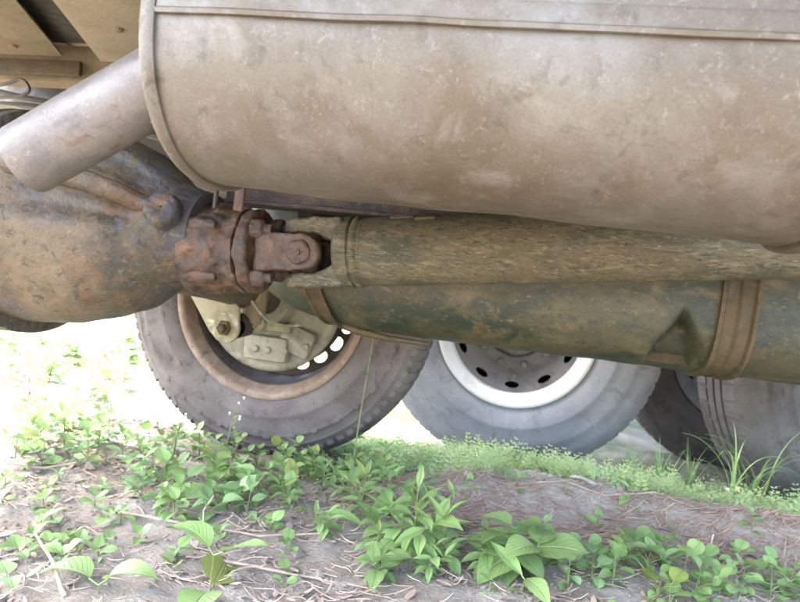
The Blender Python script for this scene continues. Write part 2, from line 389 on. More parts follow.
# chassis, cargo floor and added shadow-casting boards above
BX0, BX1, BY0, BY1, BZ = -1.55, 3.2, .20, 1.70, 1.08
t = TB(); t.box(((BX0+BX1)/2, (BY0+BY1)/2, BZ+.02), (BX1-BX0, BY1-BY0, .04)); floor = t.build('cargo_floor', 'floor')
t = TB()
for y in (BY0, BY1): t.box(((BX0+BX1)/2, y, BZ+.80), (BX1-BX0, .04, 1.62))  # unseen boards, made tall so their shadow covers the lorry's near wheel
for x in (BX0, BX1): t.box((x, (BY0+BY1)/2, BZ+.80), (.04, BY1-BY0-.05, 1.62))
body = t.build('shade_boards', 'white_body', bevel=.006)
for y, inward in ((1.21, -1), (.49, 1)):
    t = TB(); x0, x1 = BX0+.02, 4.0
    t.prism([(x0, y, .863), (x0, y-inward*.055, .863), (x0, y-inward*.055, .869), (x0, y-inward*.006, .869), (x0, y-inward*.006, .943), (x0, y-inward*.055, .943), (x0, y-inward*.055, .949), (x0, y, .949)], (x1-x0, 0, 0))
    t.build('frame_rail', 'frame', smooth=20)
for x in (-1.45, -.35, .25, .85, 1.5, 2.2, 2.9):
    t = TB(); t.box((x, (BY0+BY1)/2, 1.014), (.07, BY1-BY0-.06, .126)); t.build('floor_beam', 'frame', bevel=.004)
# gusset plates with a slanting gap between them, seen above the exhaust
t = TB(); t.prism([(-1.42, .60, .905), (-.785, .60, .905), (-1.085, 1.16, .905), (-1.42, 1.16, .905)], (0, 0, .006)); t.build('gusset_plate', 'frame', bevel=.002)
t = TB(); t.prism([(-.715, .60, .897), (-.36, .60, .897), (-.36, 1.16, .897), (-.985, 1.16, .897)], (0, 0, .006)); t.build('floor_plate', 'floor', bevel=.002)
t = TB(); t.box((-.9, .88, .945), (.60, .56, .02)); t.build('gap_shade_sheet', 'dark', bevel=.004)  # dark sheet above the slanting gap, standing for the shade inside it
for (x, y, z) in ((-1.0, .74, .905), (-1.12, .95, .905), (-1.22, .80, .905), (-1.16, 1.10, .905), (-.72, .80, .897), (-.80, .98, .897), (-.62, .70, .897)):
    t = TB(); t.lathe([(.009, .001), (.0085, -.005), (.005, -.0065), (.001, -.0065)], T(x, y, z), 8, axis='Z'); t.build('rivet', 'frame')
t = TB(); t.box((-1.25, 1.178, .885), (.40, .012, .034)); t.build('rail_stiffener', 'strap', bevel=.003)
t = TB(); t.box((-1.0, 1.40, .82), (1.3, .012, .26)); t.box((-1.0, 1.375, .70), (1.3, .05, .012)); t.build('inner_guard', 'dark', bevel=.003)
t = TB(); t.box((-1.15, 1.385, .815), (.5, .010, .03)); t.build('guard_strip', 'floor', bevel=.003)
random.seed(5)
def wire(pts, r=.004, mat='rubber_hose', name='wire'):
    P = [Vector(p) for p in pts]; out = []
    for i in range(len(P)-1):
        p0, p1, p2, p3 = P[max(i-1, 0)], P[i], P[i+1], P[min(i+2, len(P)-1)]
        for k in range(6):
            u = k/6; out.append(.5*((2*p1)+(p2-p0)*u+(2*p0-5*p1+4*p2-p3)*u*u+(-p0+3*p1-3*p2+p3)*u**3))
    out.append(P[-1]); t = TB(); t.tube(out, r, 8); return t.build(name, mat)
wire([(-1.3, 1.06, .80), (-1.14, 1.05, .80), (-1.08, 1.05, .815), (-1.06, 1.05, .79), (-1.12, 1.05, .775), (-1.3, 1.06, .775)], .0035)
wire([(-1.35, 1.12, .83), (-1.12, 1.1, .79), (-.95, 1.1, .775), (-.8, 1.1, .77)], .007)
wire([(-1.35, 1.10, .76), (-1.10, 1.08, .765), (-.92, 1.08, .745), (-.75, 1.08, .72)], .010)
wire([(-1.25, .93, .70), (-1.05, .93, .722), (-.92, .93, .715), (-.80, .95, .69)], .008, 'bracket', 'brake_line')

# muffler: oval shell, lock seam along its near side, rolled end flanges
def ell(cy, cz, ry, rz, n=64, e=2.25):
    out = []
    for k in range(n):
        a = 2*PI*k/n; c, s = math.cos(a), math.sin(a)
        out.append((cy + ry*math.copysign(abs(c)**(2/e), c), cz + rz*math.copysign(abs(s)**(2/e), s)))
    return out
MX0, MX1, MCY, MCZ, MRY, MRZ = -.331, .232, .575, .692, .130, .132
MTILT = T(-.05, 0, MCZ) @ Matrix.Rotation(R(1.35), 4, 'Y') @ T(.05, 0, -MCZ)
class MuB(TB):
    def build(s, *a, **k):
        s.v = [tuple(MTILT @ Vector(p)) for p in s.v]; return TB.build(s, *a, **k)
t = MuB(); rows = []
nx = 60
for i in range(nx+1):
    x = MX0 + (MX1-MX0)*i/nx; row = []
    for (y, z) in ell(MCY, MCZ, MRY, MRZ):
        d = .0034*noise.noise(Vector((x*6, y*6, z*6))) + .0014*noise.noise(Vector((x*17, y*17, z*17)))
        v = Vector((0, y-MCY, z-MCZ)).normalized()*d
        row.append((x, y+v.y, z+v.z))
    rows.append(row)
b = t.quadgrid(rows, closed_v=True); n = len(rows[0])
t.f.append(tuple(b+k for k in range(n))); t.f.append(tuple(b+nx*n+k for k in range(n-1, -1, -1)))
muffler = t.build('muffler', 'muffler', smooth=50)
for xa, xb, xl in ((MX0-.010, MX0+.001, MX0+.0035), (MX1+.010, MX1-.001, MX1-.0035)):
    t = MuB(); rows = []
    for x, k in ((xa, -.02), (xa, .0035), (xa*.6+xb*.4, .0058), (xb, .0055), (xl, .0035), (xl, -.003)):
        rows.append([(x, y, z) for y, z in ell(MCY, MCZ, MRY+k, MRZ+k)])
    bb = t.quadgrid(rows, closed_v=True); t.f.append(tuple(bb+q for q in range(64)))
    t.build('end_flange', 'muffler', muffler, smooth=50)
# lock seam: a thin lapped band standing proud along the side
t = MuB(); prof = [(.0006, -.006), (-.0035, -.0055), (-.0042, -.002), (-.0022, .000), (-.0022, .013), (-.0014, .015), (.004, .016)]
rows = []
for i in range(41):
    x = MX0+.004 + (MX1-MX0-.008)*i/40; wv = .0012*noise.noise(Vector((x*14, 3, 1)))
    rows.append([(x, MCY-MRY+dy, MCZ-.004+dz+wv) for dy, dz in prof])
t.quadgrid(rows); seam = t.build('lock_seam', 'muffler', muffler, smooth=40)
t = MuB(); t.prism([(MX0-.016, .548, .600), (MX0-.085, .548, .618), (MX0-.060, .548, .648), (MX0-.016, .548, .655)], (0, .004, 0)); tab = t.build('hanger_tab', 'bracket', muffler, bevel=.001)
t = MuB(); t.lathe([(.0035, -.002), (.0035, .001), (.001, .001)], T(MX0-.058, .547, .628), 10, axis='Y'); t.build('rivet_hole', 'dark', muffler)
for x, r_ in ((-.377, .002), (-.345, .006)):
    t = MuB(); t.box((x, .66, .565), (r_*2, .006, .05)); t.build('hanger_strap', 'grease', muffler, bevel=.001)
# exhaust pipe leaving the muffler, cut off at the end
t = TB()
A, Bp = Vector((-.325, .565, .712)), Vector((-.547, .548, .573))
d = (Bp-A).normalized(); rows = []
s_ = d.cross(Vector((0, 0, 1))).normalized(); u_ = s_.cross(d)
def ring(p, r, nn=40, skew=0): return [p + s_*math.cos(2*PI*k/nn)*r + u_*math.sin(2*PI*k/nn)*r + d*(skew*math.sin(2*PI*k/nn)) for k in range(nn)]
Ln = (Bp-A).length
for i in range(13):
    rows.append(ring(A + d*Ln*i/12, .0385, skew=(-.004 if i == 12 else 0)))
rows.append(ring(Bp, .0362, skew=-.004)); rows.append(ring(Bp-d*.12, .0355))
t.quadgrid(rows, closed_v=True); pipe = t.build('exhaust_pipe', 'pipe', smooth=40)

t = TB(); q_ = A + d*.018
t.quadgrid([ring(q_+d*k, r) for k, r in ((-.006, .038), (-.003, .0425), (.001, .0435), (.005, .042), (.008, .038))], closed_v=True); roughen(t.build('weld_bead', 'muffler', pipe, smooth=60), .0016, 90, cuts=1)
# differential housing
t = TB(); rows = []
prof = [(x_+.032, r_) for x_, r_ in [(-.522, .060), (-.524, .072), (-.545, .077), (-.570, .086), (-.600, .108), (-.635, .134), (-.68, .153), (-.73, .164), (-.78, .170), (-.84, .172), (-.878, .172)]]
DC = Vector((0, .85, .512)); seg = 160
P2 = []
for i in range(len(prof)-1):
    for k in range(5): u = k/5; P2.append((prof[i][0]*(1-u)+prof[i+1][0]*u, prof[i][1]*(1-u)+prof[i+1][1]*u))
P2.append(prof[-1])
def tilt(x): return (x+.74)*.02
for x, r in P2:
    row = []
    for k in range(seg):
        a = 2*PI*k/seg; rr = r
        nz = .007*noise.noise(Vector((x*7, math.cos(a)*1.6, math.sin(a)*1.6))) + .0025*noise.noise(Vector((x*25, math.cos(a)*5, math.sin(a)*5)))
        rr += nz*min(1, (-.488-x)*8)
        ad = math.degrees(a); rr -= .024*sstep(-.76, -.70, x)*sstep(-.535, -.60, x)*sstep(151, 158, ad)*sstep(182, 168, ad) + .010*sstep(-.70, -.66, x)*sstep(-.54, -.59, x)*sstep(118, 126, ad)*sstep(146, 138, ad)
        rr += .008*sstep(.03, .0, abs(x+.545))*sstep(30, 8, abs(ad-172))
        row.append((x, DC.y + rr*math.cos(a), DC.z + tilt(x) + rr*math.sin(a)*.98))
    rows.append(row)
b = t.quadgrid(rows, closed_v=True); t.f.append(tuple(b+k for k in range(seg)))
diff = t.build('differential', 'diff', smooth=60)
t = TB(); t.lathe([(.150, -.845), (.178, -.846), (.186, -.851), (.187, -.866), (.178, -.870), (.178, -.876), (.187, -.880), (.187, -.894), (.17, -.897)], T(.050, DC.y, DC.z-.002), 96, axis='X'); t.build('housing_flange', 'diff', diff)
t = TB(); t.lathe([(.172, -.892), (.176, -.93), (.170, -.98), (.150, -1.03), (.115, -1.07), (.06, -1.095), (.002, -1.10)], T(.050, DC.y, DC.z-.002), 64, axis='X'); t.build('rear_cover', 'diff', diff, smooth=60)
# casting rib on the near side, ending in a bolt boss
def on_diff(x, ang, out=0.0):
    for i in range(len(prof)-1):
        if prof[i+1][0] <= x <= prof[i][0]:
            u = (x-prof[i][0])/(prof[i+1][0]-prof[i][0]); r = prof[i][1]*(1-u)+prof[i+1][1]*u; break
    else: r = .17
    r += out
    return Vector((x, DC.y + r*math.cos(ang), DC.z + tilt(x) + r*math.sin(ang)*.98))
t = TB(); pts = [on_diff(-.74 + .21*i/10, R(180-30 + 6*i/10), -.004) for i in range(11)]
t.tube(pts, [.018-.004*i/10 for i in range(11)], 12); roughen(t.build('casting_rib', 'diff', diff, smooth=60), .002, 45)
p = on_diff(-.528, R(180-22), .002); nrm = Vector((.25, -.85, .42)).normalized()
Q = T(*p) @ nrm.to_track_quat('Y', 'Z').to_matrix().to_4x4()
t = TB(); t.lathe([(.032, -.02), (.027, .008), (.022, .013), (.012, .014), (.001, .012)], Q, 28); boss = t.build('bolt_boss', 'diff', diff, smooth=60); roughen(boss, .0018, 50)
# axle tube out to the wheels
t = TB()
for (a, bq) in (((-.74, .95, .49), (-.66, 1.50, .388)), ((-.89, .72, .51), (-.93, .02, .55))):
    t.tube([Vector(a).lerp(Vector(bq), i/8) for i in range(9)], [.085, .075, .062, .056, .052, .05, .05, .05, .05], 28)
t.build('axle_tube', 'diff', smooth=50)

# pinion carrier, companion flange and universal joint, all in the shaft's own line
J = Vector((-.322, .85, .508)); SL = math.atan2(.09, .704)
SM = T(*J) @ Matrix.Rotation(-SL, 4, 'Y')
PMx = T(*J) @ Matrix.Rotation(-R(3), 4, 'Y')
t = TB(); rows = []
for r, x in [(.068, -.192), (.073, -.186), (.074, -.172), (.070, -.166), (.0685, -.158), (.070, -.150), (.0705, -.138), (.066, -.130), (.062, -.124), (.0615, -.114), (.065, -.108), (.0655, -.100), (.05, -.0975)]:
    rows.append([PMx @ Vector((x, (r+.0035*noise.noise(Vector((x*40, math.cos(a)*3, math.sin(a)*3))))*math.cos(a), (r+.0035*noise.noise(Vector((x*40, math.cos(a)*3, math.sin(a)*3))))*math.sin(a))) for a in [2*PI*k/64 for k in range(64)]])
t.quadgrid(rows, closed_v=True)
pinion = t.build('pinion_carrier', 'grease', smooth=50)
for k in range(5):
    a = 2*PI*k/5 + 2.6
    t = TB(); t.tube([PMx @ Vector((-.180+.052*i/3, .0655*math.cos(a), .0655*math.sin(a))) for i in range(4)], [.0125, .012, .011, .007], 12); t.build('stiffening_web', 'grease', pinion, smooth=60)
t = TB(); t.lathe([(.03, -.098), (.060, -.098), (.0655, -.095), (.0655, -.080), (.062, -.077), (.040, -.076), (.036, -.068), (.02, -.066)], PMx, 48, axis='X', caps=True)
flange = t.build('companion_flange', 'grease', smooth=40)
for k in range(4):
    a = PI/4 + PI/2*k + .12
    t = TB(); Q = PMx @ T(0, .050*math.cos(a), .050*math.sin(a))
    t.lathe([(.015, -.078), (.0155, -.062), (.013, -.058), (.009, -.057), (.0085, -.046), (.001, -.045)], Q, 14, axis='X'); t.build('bolt', 'grease', flange, smooth=40)
ujoint = empty('universal_joint', J-TP); ujoint.parent = truck
class UB(MB):
    def build(s, name, mat, parent=ujoint, **kw):
        s.v = [tuple(Vector(p)-J) for p in s.v]; return MB.build(s, name, mat, parent, **kw)
def ear(M, side, axis, x0, x1, wdt, thick, rad, root_w, fl=0.0):
    """yoke ear: from root x0 to rounded tip around x1; axis = which way the ear stands off the shaft line"""
    t = UB(); poly = []
    for k in range(17):
        a = -PI/2 + PI*k/16; poly.append((x1 + math.copysign(1, x1-x0)*math.cos(a)*wdt, math.sin(a)*wdt))
    for k in range(1, 7): poly.append((x1+(x0-x1)*k/6, wdt+(root_w-wdt)*k/6))
    for k in range(6, 0, -1): poly.append((x1+(x0-x1)*k/6, -(wdt+(root_w-wdt)*k/6)))
    flare = lambda u: fl*max(0.0, (u-x1)/(x0-x1))**2.2
    pts = []
    lo, hi = rad*side, (rad+thick)*side
    def P(u, v, h): 
        q = Vector((u, h, v)) if axis == 'Y' else Vector((u, v, h))
        return M @ q
    b = len(t.v); n = len(poly)
    t.v += [tuple(P(u, v, lo-side*flare(u))) for u, v in poly] + [tuple(P(u, v, hi)) for u, v in poly]
    t.f.append(tuple(range(b+n-1, b-1, -1))); t.f.append(tuple(range(b+n, b+2*n)))
    for i in range(n): t.f.append((b+i, b+(i+1) % n, b+n+(i+1) % n, b+n+i))
    return t
for s in (-1, 1):
    ear(PMx, s, 'Y', -.072, .004, .027, .022, .026, .031).build('yoke_ear', 'grease', bevel=.005)
    t = UB(); t.lathe([(.0185, s*.03), (.0185, s*.0505), (.0165, s*.0525), (.009, s*.0515), (.001, s*.0515)], PMx, 28, axis='Y'); t.build('bearing_cap', 'grease')
    t = UB(); t.lathe([(.005, s*.0515), (.004, s*.0545), (.001, s*.0545)], PMx, 10, axis='Y'); t.build('grease_nipple', 'grease')
    t = UB(); t.lathe([(.0185, s*.02), (.0185, s*.0475), (.0165, s*.050), (.001, s*.050)], SM, 28, axis='Z'); t.build('bearing_cap', 'grease')
    ear(SM, s, 'Z', .062, -.008, .029, .022, .030, .036, .020).build('yoke_ear', 'shaft', bevel=.005)
t = UB(); t.lathe([(.014, -.035), (.016, -.02), (.022, 0), (.016, .02), (.014, .035)], PMx, 20, axis='Y'); t.lathe([(.014, -.035), (.016, -.02), (.022, 0), (.016, .02), (.014, .035)], SM, 20, axis='Z'); t.build('cross_spider', 'grease')

for o in [pinion, flange] + list(pinion.children) + list(flange.children) + list(ujoint.children):
    if o.name.split('.')[0] != 'grease_nipple': roughen(o, .0030, 60)
# drive shaft
t = TB(); pr = []
SEG = 64; rows = []
for i in range(71):
    x = .062 + 2.2*i/70; r = .0515
    rows.append([SM @ Vector((x, r*math.cos(2*PI*k/SEG), r*math.sin(2*PI*k/SEG))) for k in range(SEG)])
b = t.quadgrid(rows, closed_v=True); t.f.append(tuple(b+k for k in range(SEG)))
shaft = t.build('drive_shaft', 'shaft', smooth=50)
t = TB(); t.lathe([(.030, .046), (.044, .048), (.0530, .054), (.0545, .060), (.0545, .072), (.0515, .0735)], SM, 64, axis='X', caps=False); t.build('yoke_collar', 'shaft', shaft, smooth=40)
t = TB(); t.lathe([(.0515, .0755), (.0537, .0775), (.0547, .0805), (.0539, .084), (.0515, .087)], SM, 64, axis='X'); t.build('weld_ring', 'shaft', shaft, smooth=60)
t = TB(); t.lathe([(.0513, .089), (.0525, .0905), (.0513, .093)], SM, 64, axis='X'); t.build('weld_ring', 'shaft', shaft, smooth=60)
t = TB(); t.box(SM @ Vector((.185, -.022, .0465)), (.03, .016, .006), Matrix.Rotation(-SL, 3, 'Y') @ Matrix.Rotation(R(25), 3, 'X')); t.box(SM @ Vector((.150, -.020, .0475)), (.035, .006, .003), Matrix.Rotation(-SL, 3, 'Y')); t.build('balance_weight', 'strap', shaft, bevel=.001)

# fuel tank
def tank_sec(x, grow=0.0, n=128):
    s = min(1, max(0, (x+.60)/.34)); k = (1-s)
    bot = .374 + .085*k**2.4; top = .70 - .06*k**2.4
    hy = .185*math.sqrt(max(.0, 1-k**5))*(1-.25*k)
    hz = (top-bot)/2*math.sqrt(max(.0004, 1-k**9)); cz = (top+bot)/2; cyy = 1.185+.04*k; e = 3.4
    out = []
    for q in range(n):
        a = 2*PI*q/n; c, sn = math.cos(a), math.sin(a)
        y = cyy + (hy+grow)*math.copysign(abs(c)**(2/e), c); z = cz + (hz+grow)*math.copysign(abs(sn)**(2/e), sn)
        # pressed notch in the lower near edge, wider towards the bottom
        low = sstep(.505, .40, z)
        wN = .001 + .044*low
        ctr = .262
        f = sstep(0, .018, wN-abs(x-ctr))*(1 if y < cyy else 0)
        y += .045*f*sstep(cyy+.0, cyy-.10, y)
        # broad shallow press marks
        dd = .004*noise.noise(Vector((x*5, y*5, z*5))) + .0015*noise.noise(Vector((x*17, y*17, z*17)))
        out.append((x, y+dd*.5, z+dd))
    return out
t = TB(); X = [-.60 + .02*i*i/18 for i in range(0, 19)]
X = [-.60 + .36*(i/24)**1.5 for i in range(25)] + [-.24 + .02*i for i in range(1, 21)] + [.16+.005*i for i in range(1, 45)] + [.38 + .03*i for i in range(1, 31)]
rows = [tank_sec(x) for x in X]
b = t.quadgrid(rows, closed_v=True); n = len(rows[0])
t.f.append(tuple(b+k for k in range(n))); t.f.append(tuple(b+(len(rows)-1)*n+k for k in range(n-1, -1, -1)))
tank = t.build('fuel_tank', 'tank', smooth=60)
t = TB(); t.prism([(.252, 1.047, .474), (.262, 1.044, .480), (.272, 1.047, .474), (.292, 1.066, .43), (.308, 1.088, .388), (.216, 1.088, .388), (.232, 1.066, .43)], (0, .004, 0)); t.build('notch_plate', 'mud', tank, bevel=.001)
t = TB(); t.box((-.22, .985, .632), (.64, .03, .095)); t.box((-.22, .970, .588), (.64, .06, .008)); t.build('cross_member', 'grease', bevel=.003)
def tank_strap(x_of, wdt, name='tank_strap'):
    t = TB(); rows = []
    for off, g in ((-.5, -.004), (-.5, .008), (-.40, .009), (-.34, .004), (-.06, .004), (0, .007), (.06, .004), (.34, .004), (.40, .009), (.5, .008), (.5, -.004)):
        sec = tank_sec(.45, g); r_ = []
        for q, (x, y, z) in enumerate(sec):
            r_.append((x_of(z) + off*wdt, y, z))
        rows.append(r_)
    t.quadgrid(rows, closed_v=True); return t.build(name, 'strap', tank, smooth=35)
tank_strap(lambda z: .338, .056)
# second strap: slants round the tapered end of the tank
t = TB(); rows = []
for off, g in ((-.5, -.003), (-.5, .006), (-.38, .007), (-.3, .003), (.0, .003), (.3, .003), (.38, .007), (.5, .006), (.5, -.003)):
    row = []
    for q in range(0, 128):
        z_ = tank_sec(-.36, g)[q][2]
        xx = -.352 - .045*sstep(.36, .50, z_) + off*.044
        s_sec = tank_sec(xx, g)[q]
        row.append(s_sec)
    rows.append(row)
t.quadgrid(rows, closed_v=True); t.build('tank_strap', 'strap', tank, smooth=35)
t = TB(); t.tube([(-.34, 1.10, .383), (-.30, 1.10, .372), (-.24, 1.10, .366), (-.16, 1.11, .364)], [.009, .008, .006, .004], 10); t.build('strap_bolt', 'strap', tank, smooth=40)
t = TB(); t.box((-.40, 1.02, .64), (.03, .03, .16)); t.build('filler_hose', 'rust_rim', tank, bevel=.008)

# spring plate with shock absorber eye, in front of the brake
t = TB(); poly = [(-.835, 1.30, .44), (-.775, 1.30, .36), (-.735, 1.30, .305)]
for k in range(9):
    a = R(215 + 170*k/8); poly.append((-.692+.038*math.cos(a), 1.30, .316+.038*math.sin(a)))
poly += [(-.66, 1.30, .37), (-.685, 1.30, .39), (-.675, 1.30, .45)]
t.prism(poly, (0, .012, 0)); plate = t.build('spring_bracket', 'bracket', bevel=.003)
t = TB(); t.lathe([(.020, -.004), (.017, -.010), (.011, -.010), (.011, -.022), (.009, -.024), (.001, -.024)], T(-.692, 1.30, .316), 6); t.build('bolt', 'strap', plate)
t = TB(); t.lathe([(.030, 0), (.032, .01), (.030, .06), (.001, .06)], T(-.675, 1.315, .322), 24); t.build('bushing', 'dark', plate)
t = TB(); t.tube([(-.655, 1.37, .33), (-.645, 1.37, .42), (-.62, 1.36, .60)], [.03, .026, .026], 20); t.build('shock_absorber', 'frame')
t = TB(); t.box((-.80, 1.36, .462), (.9, .07, .018)); t.box((-.78, 1.36, .443), (.7, .07, .016)); t.box((-.76, 1.36, .425), (.5, .07, .016)); t.build('leaf_spring', 'frame', bevel=.003)

# wheel of this truck
WC = Vector((-.664, 1.47, .388))
def disc_holes(t, M, nh, r0, r1, rc, hr, ht, y0, y1, depth, yf, K=24, phase=0):
    M = M or Matrix.Identity(4)
    """annulus r0..r1 with nh oval holes at radius rc; yf(r) gives the axial position; hole walls of given depth"""
    for h in range(nh):
        a0 = 2*PI*h/nh + phase; half = PI/nh; outer = []; inner = []; back = []
        for k in range(K):
            q = 2*PI*k/K; c, s = math.cos(q), math.sin(q)
            m_ = max(abs(c), abs(s)); u, v = c/m_, s/m_
            r = rc + (v*(r1-rc) if v > 0 else v*(rc-r0)); a = a0 + u*half
            outer.append(M @ Vector((r*math.cos(a), yf(r), r*math.sin(a))))
            r = rc + hr*s; a = a0 + ht*c/rc
            inner.append(M @ Vector((r*math.cos(a), yf(r), r*math.sin(a))))
            back.append(M @ Vector((r*math.cos(a), yf(r)+depth, r*math.sin(a))))
        t.quadgrid([outer, inner, back], closed_v=True)
def make_tyre(cls, name, mat, parent, M, prof, lugs, lug_r, lug_y, lug_h, lug_w, sm=40):
    t = cls(); t.lathe(prof, M, 128, closed=True); tyre = t.build(name, mat, parent, smooth=sm)
    return tyre
wheel = empty('wheel', WC-TP); wheel.parent = truck; wheel.scale = (1.06, 1.0, 1.06)
class WB(MB):
    def build(s, name, mat, parent=wheel, **kw): return MB.build(s, name, mat, parent, **kw)
def tyre_profile(Rr, rb, W):
    """rounded radial tyre section with moulded rings; local y = 0 is the near sidewall"""
    h = Rr-rb
    near = [(rb-.006, .040), (rb+.004, .026), (rb+.018, .013), (rb+.020, .0105), (rb+.026, .0085), (rb+.030, .0055), (rb+h*.30, .0015), (rb+h*.34, -.0012), (rb+h*.37, -.0012), (rb+h*.39, .0010), (rb+h*.50, .0000), (rb+h*.60, .0020),
            (rb+h*.64, .0025), (rb+h*.655, .0060), (rb+h*.76, .0115), (rb+h*.78, .0110), (rb+h*.86, .0220), (rb+h*.93, .0345), (rb+h*.97, .048), (rb+h*.985, W*.30)]
    far = [(r, W-y) for r, y in near[::-1]]
    return near + [(Rr-.006, W*.42), (Rr-.006, W*.58)] + far + [(rb-.012, W-.055), (rb-.012, .055)]
t = WB(); t.lathe(tyre_profile(.422, .243, .215), None, 144, closed=True); tyre = t.build('tyre', 'tyre', smooth=45)
t = WB()
for k in range(84):
    a = 2*PI*k/84
    for (yy, ph) in ((.0, 0), (.215, .5)):
        s = 1 if yy == 0 else -1; a2 = a + ph*2*PI/84
        ca, sa = math.cos(a2), math.sin(a2); er = Vector((ca, 0, sa)); et = Vector((-sa, 0, ca))
        q = [(.390, yy+s*.018), (.405, yy+s*.0225), (.4195, yy+s*.044), (.4235, yy+s*.074), (.408, yy+s*.074), (.400, yy+s*.05)]
        hw = .0088
        b = len(t.v)
        for sg in (-1, 1):
            for (r, y) in q: t.v.append(tuple(er*r + et*hw*sg*(1+.1*(r-.39)/.03) + Vector((0, y, 0))))
        n = len(q); t.f.append(tuple(b+i for i in range(n))); t.f.append(tuple(b+n+i for i in range(n-1, -1, -1)))
        for i in range(n): t.f.append((b+i, b+n+i, b+n+(i+1) % n, b+(i+1) % n))
tread = t.build('tread_blocks', 'tyre', tyre, smooth=30); tread['kind'] = 'stuff'
def side_bars(mat, parent, r0, r1, y0, n, span):
    t = MB(); rg = random.Random(3)
    for k in range(n):
        if rg.random() < .22: continue
        a = 2*PI*k/n + rg.uniform(-.01, .01); hw = span*rg.uniform(.5, 1.0)/2; ro = r0+(r1-r0)*rg.uniform(.8, 1.0); b = len(t.v)
        for yy in (y0-.0022, y0+.006):
            for (r, da) in ((r0, -hw), (ro, -hw*1.05), (ro, hw), (r0, hw)):
                t.v.append((r*math.cos(a+da), yy, r*math.sin(a+da)))
        t.f += [(b, b+1, b+2, b+3), (b, b+4, b+5, b+1), (b+1, b+5, b+6, b+2), (b+2, b+6, b+7, b+3), (b+3, b+7, b+4, b)]
    o = t.build('sidewall_moulding', mat, parent, bevel=.0008); o['kind'] = 'stuff'
side_bars('tyre', tyre, .352, .364, .0035, 34, .07)
side_bars('tyre', tyre, .300, .313, .0005, 26, .05)
t = WB()
for yy in (.088, .1115):
    t.lathe([(.412, yy-.0085), (.4235, yy-.0075), (.4235, yy+.0075), (.412, yy+.0085)], None, 144)
t.build('tread_rib', 'tyre', tyre, smooth=30)
t = WB(); t.lathe([(.229, .045), (.2235, .062), (.2195, .10), (.216, .150), (.221, .17), (.232, .19), (.238, .215), (.248, .212), (.240, .19), (.226, .16)], None, 128)
rim = t.build('rim', 'rust_rim', smooth=45)
t = WB(); t.lathe([(.244, .034), (.256, .022), (.2625, .013), (.2615, .0075), (.256, .005), (.248, .007), (.242, .014), (.2385, .026), (.233, .034), (.229, .045)], None, 128); t.build('rim_lip', 'rim_lip', rim, smooth=45)
t = WB(); yf = lambda r: .150 - .02*sstep(.216, .13, r)
disc_holes(t, None, 20, .155, .2165, .187, .0165, .022, 0, 0, .008, yf)
t.lathe([(.155, .130), (.12, .135), (.06, .12), (.05, .16)], None, 80)
t.build('wheel_disc', 'rust_rim', smooth=40)
drum = empty('brake', WC-TP); drum.parent = truck; drum.scale = (1.10, 1.0, 1.10)
class DB(MB):
    def build(s, name, mat, parent=drum, **kw): return MB.build(s, name, mat, parent, **kw)
t = DB(); t.lathe([(.176, .045), (.180, .05), (.178, .118), (.170, .122), (.16, .126), (.05, .126)], None, 96); t.build('brake_drum', 'rust_rim', smooth=40)
t = DB(); t.lathe([(.178, .044), (.184, .038), (.184, .028), (.178, .020), (.170, .016), (.160, .018), (.150, .026), (.120, .024), (.105, .012), (.075, .010), (.065, -.02), (.02, -.02)], None, 96); bp = t.build('backing_plate', 'plate', smooth=50)
t = DB(); t.box((.01, .002, -.122), (.115, .035, .062)); t.build('wheel_cylinder', 'plate', bevel=.009)
t = DB(); t.box((.085, .010, -.095), (.085, .03, .07), Matrix.Rotation(R(18), 3, 'Y')); t.build('cylinder_cover', 'plate', bevel=.010)
t = DB(); t.box((-.01, -.008, -.066), (.17, .028, .022)); t.build('shoe_anchor', 'bracket', bevel=.006)
for x, z in ((-.012, -.124), (.020, -.124), (.062, -.122), (.115, -.105), (.07, -.06)):
    t = DB(); t.lathe([(.0085, -.012), (.0085, -.020), (.0065, -.0225), (.001, -.0225)], T(x, 0 if abs(x) < .04 else .008, z), 12); t.build('bolt', 'plate', smooth=40)
t = DB(); t.lathe([(.024, -.02), (.024, -.045), (.020, -.048), (.012, -.048), (.012, -.058), (.001, -.058)], T(.015, -.06, -.052), 20); t.build('link_eye', 'bracket', smooth=40)
wire([(-.70, 1.32, .45), (-.655, 1.33, .40), (-.615, 1.36, .345), (-.58, 1.40, .330), (-.54, 1.42, .335)], .004, 'bracket', 'brake_line')

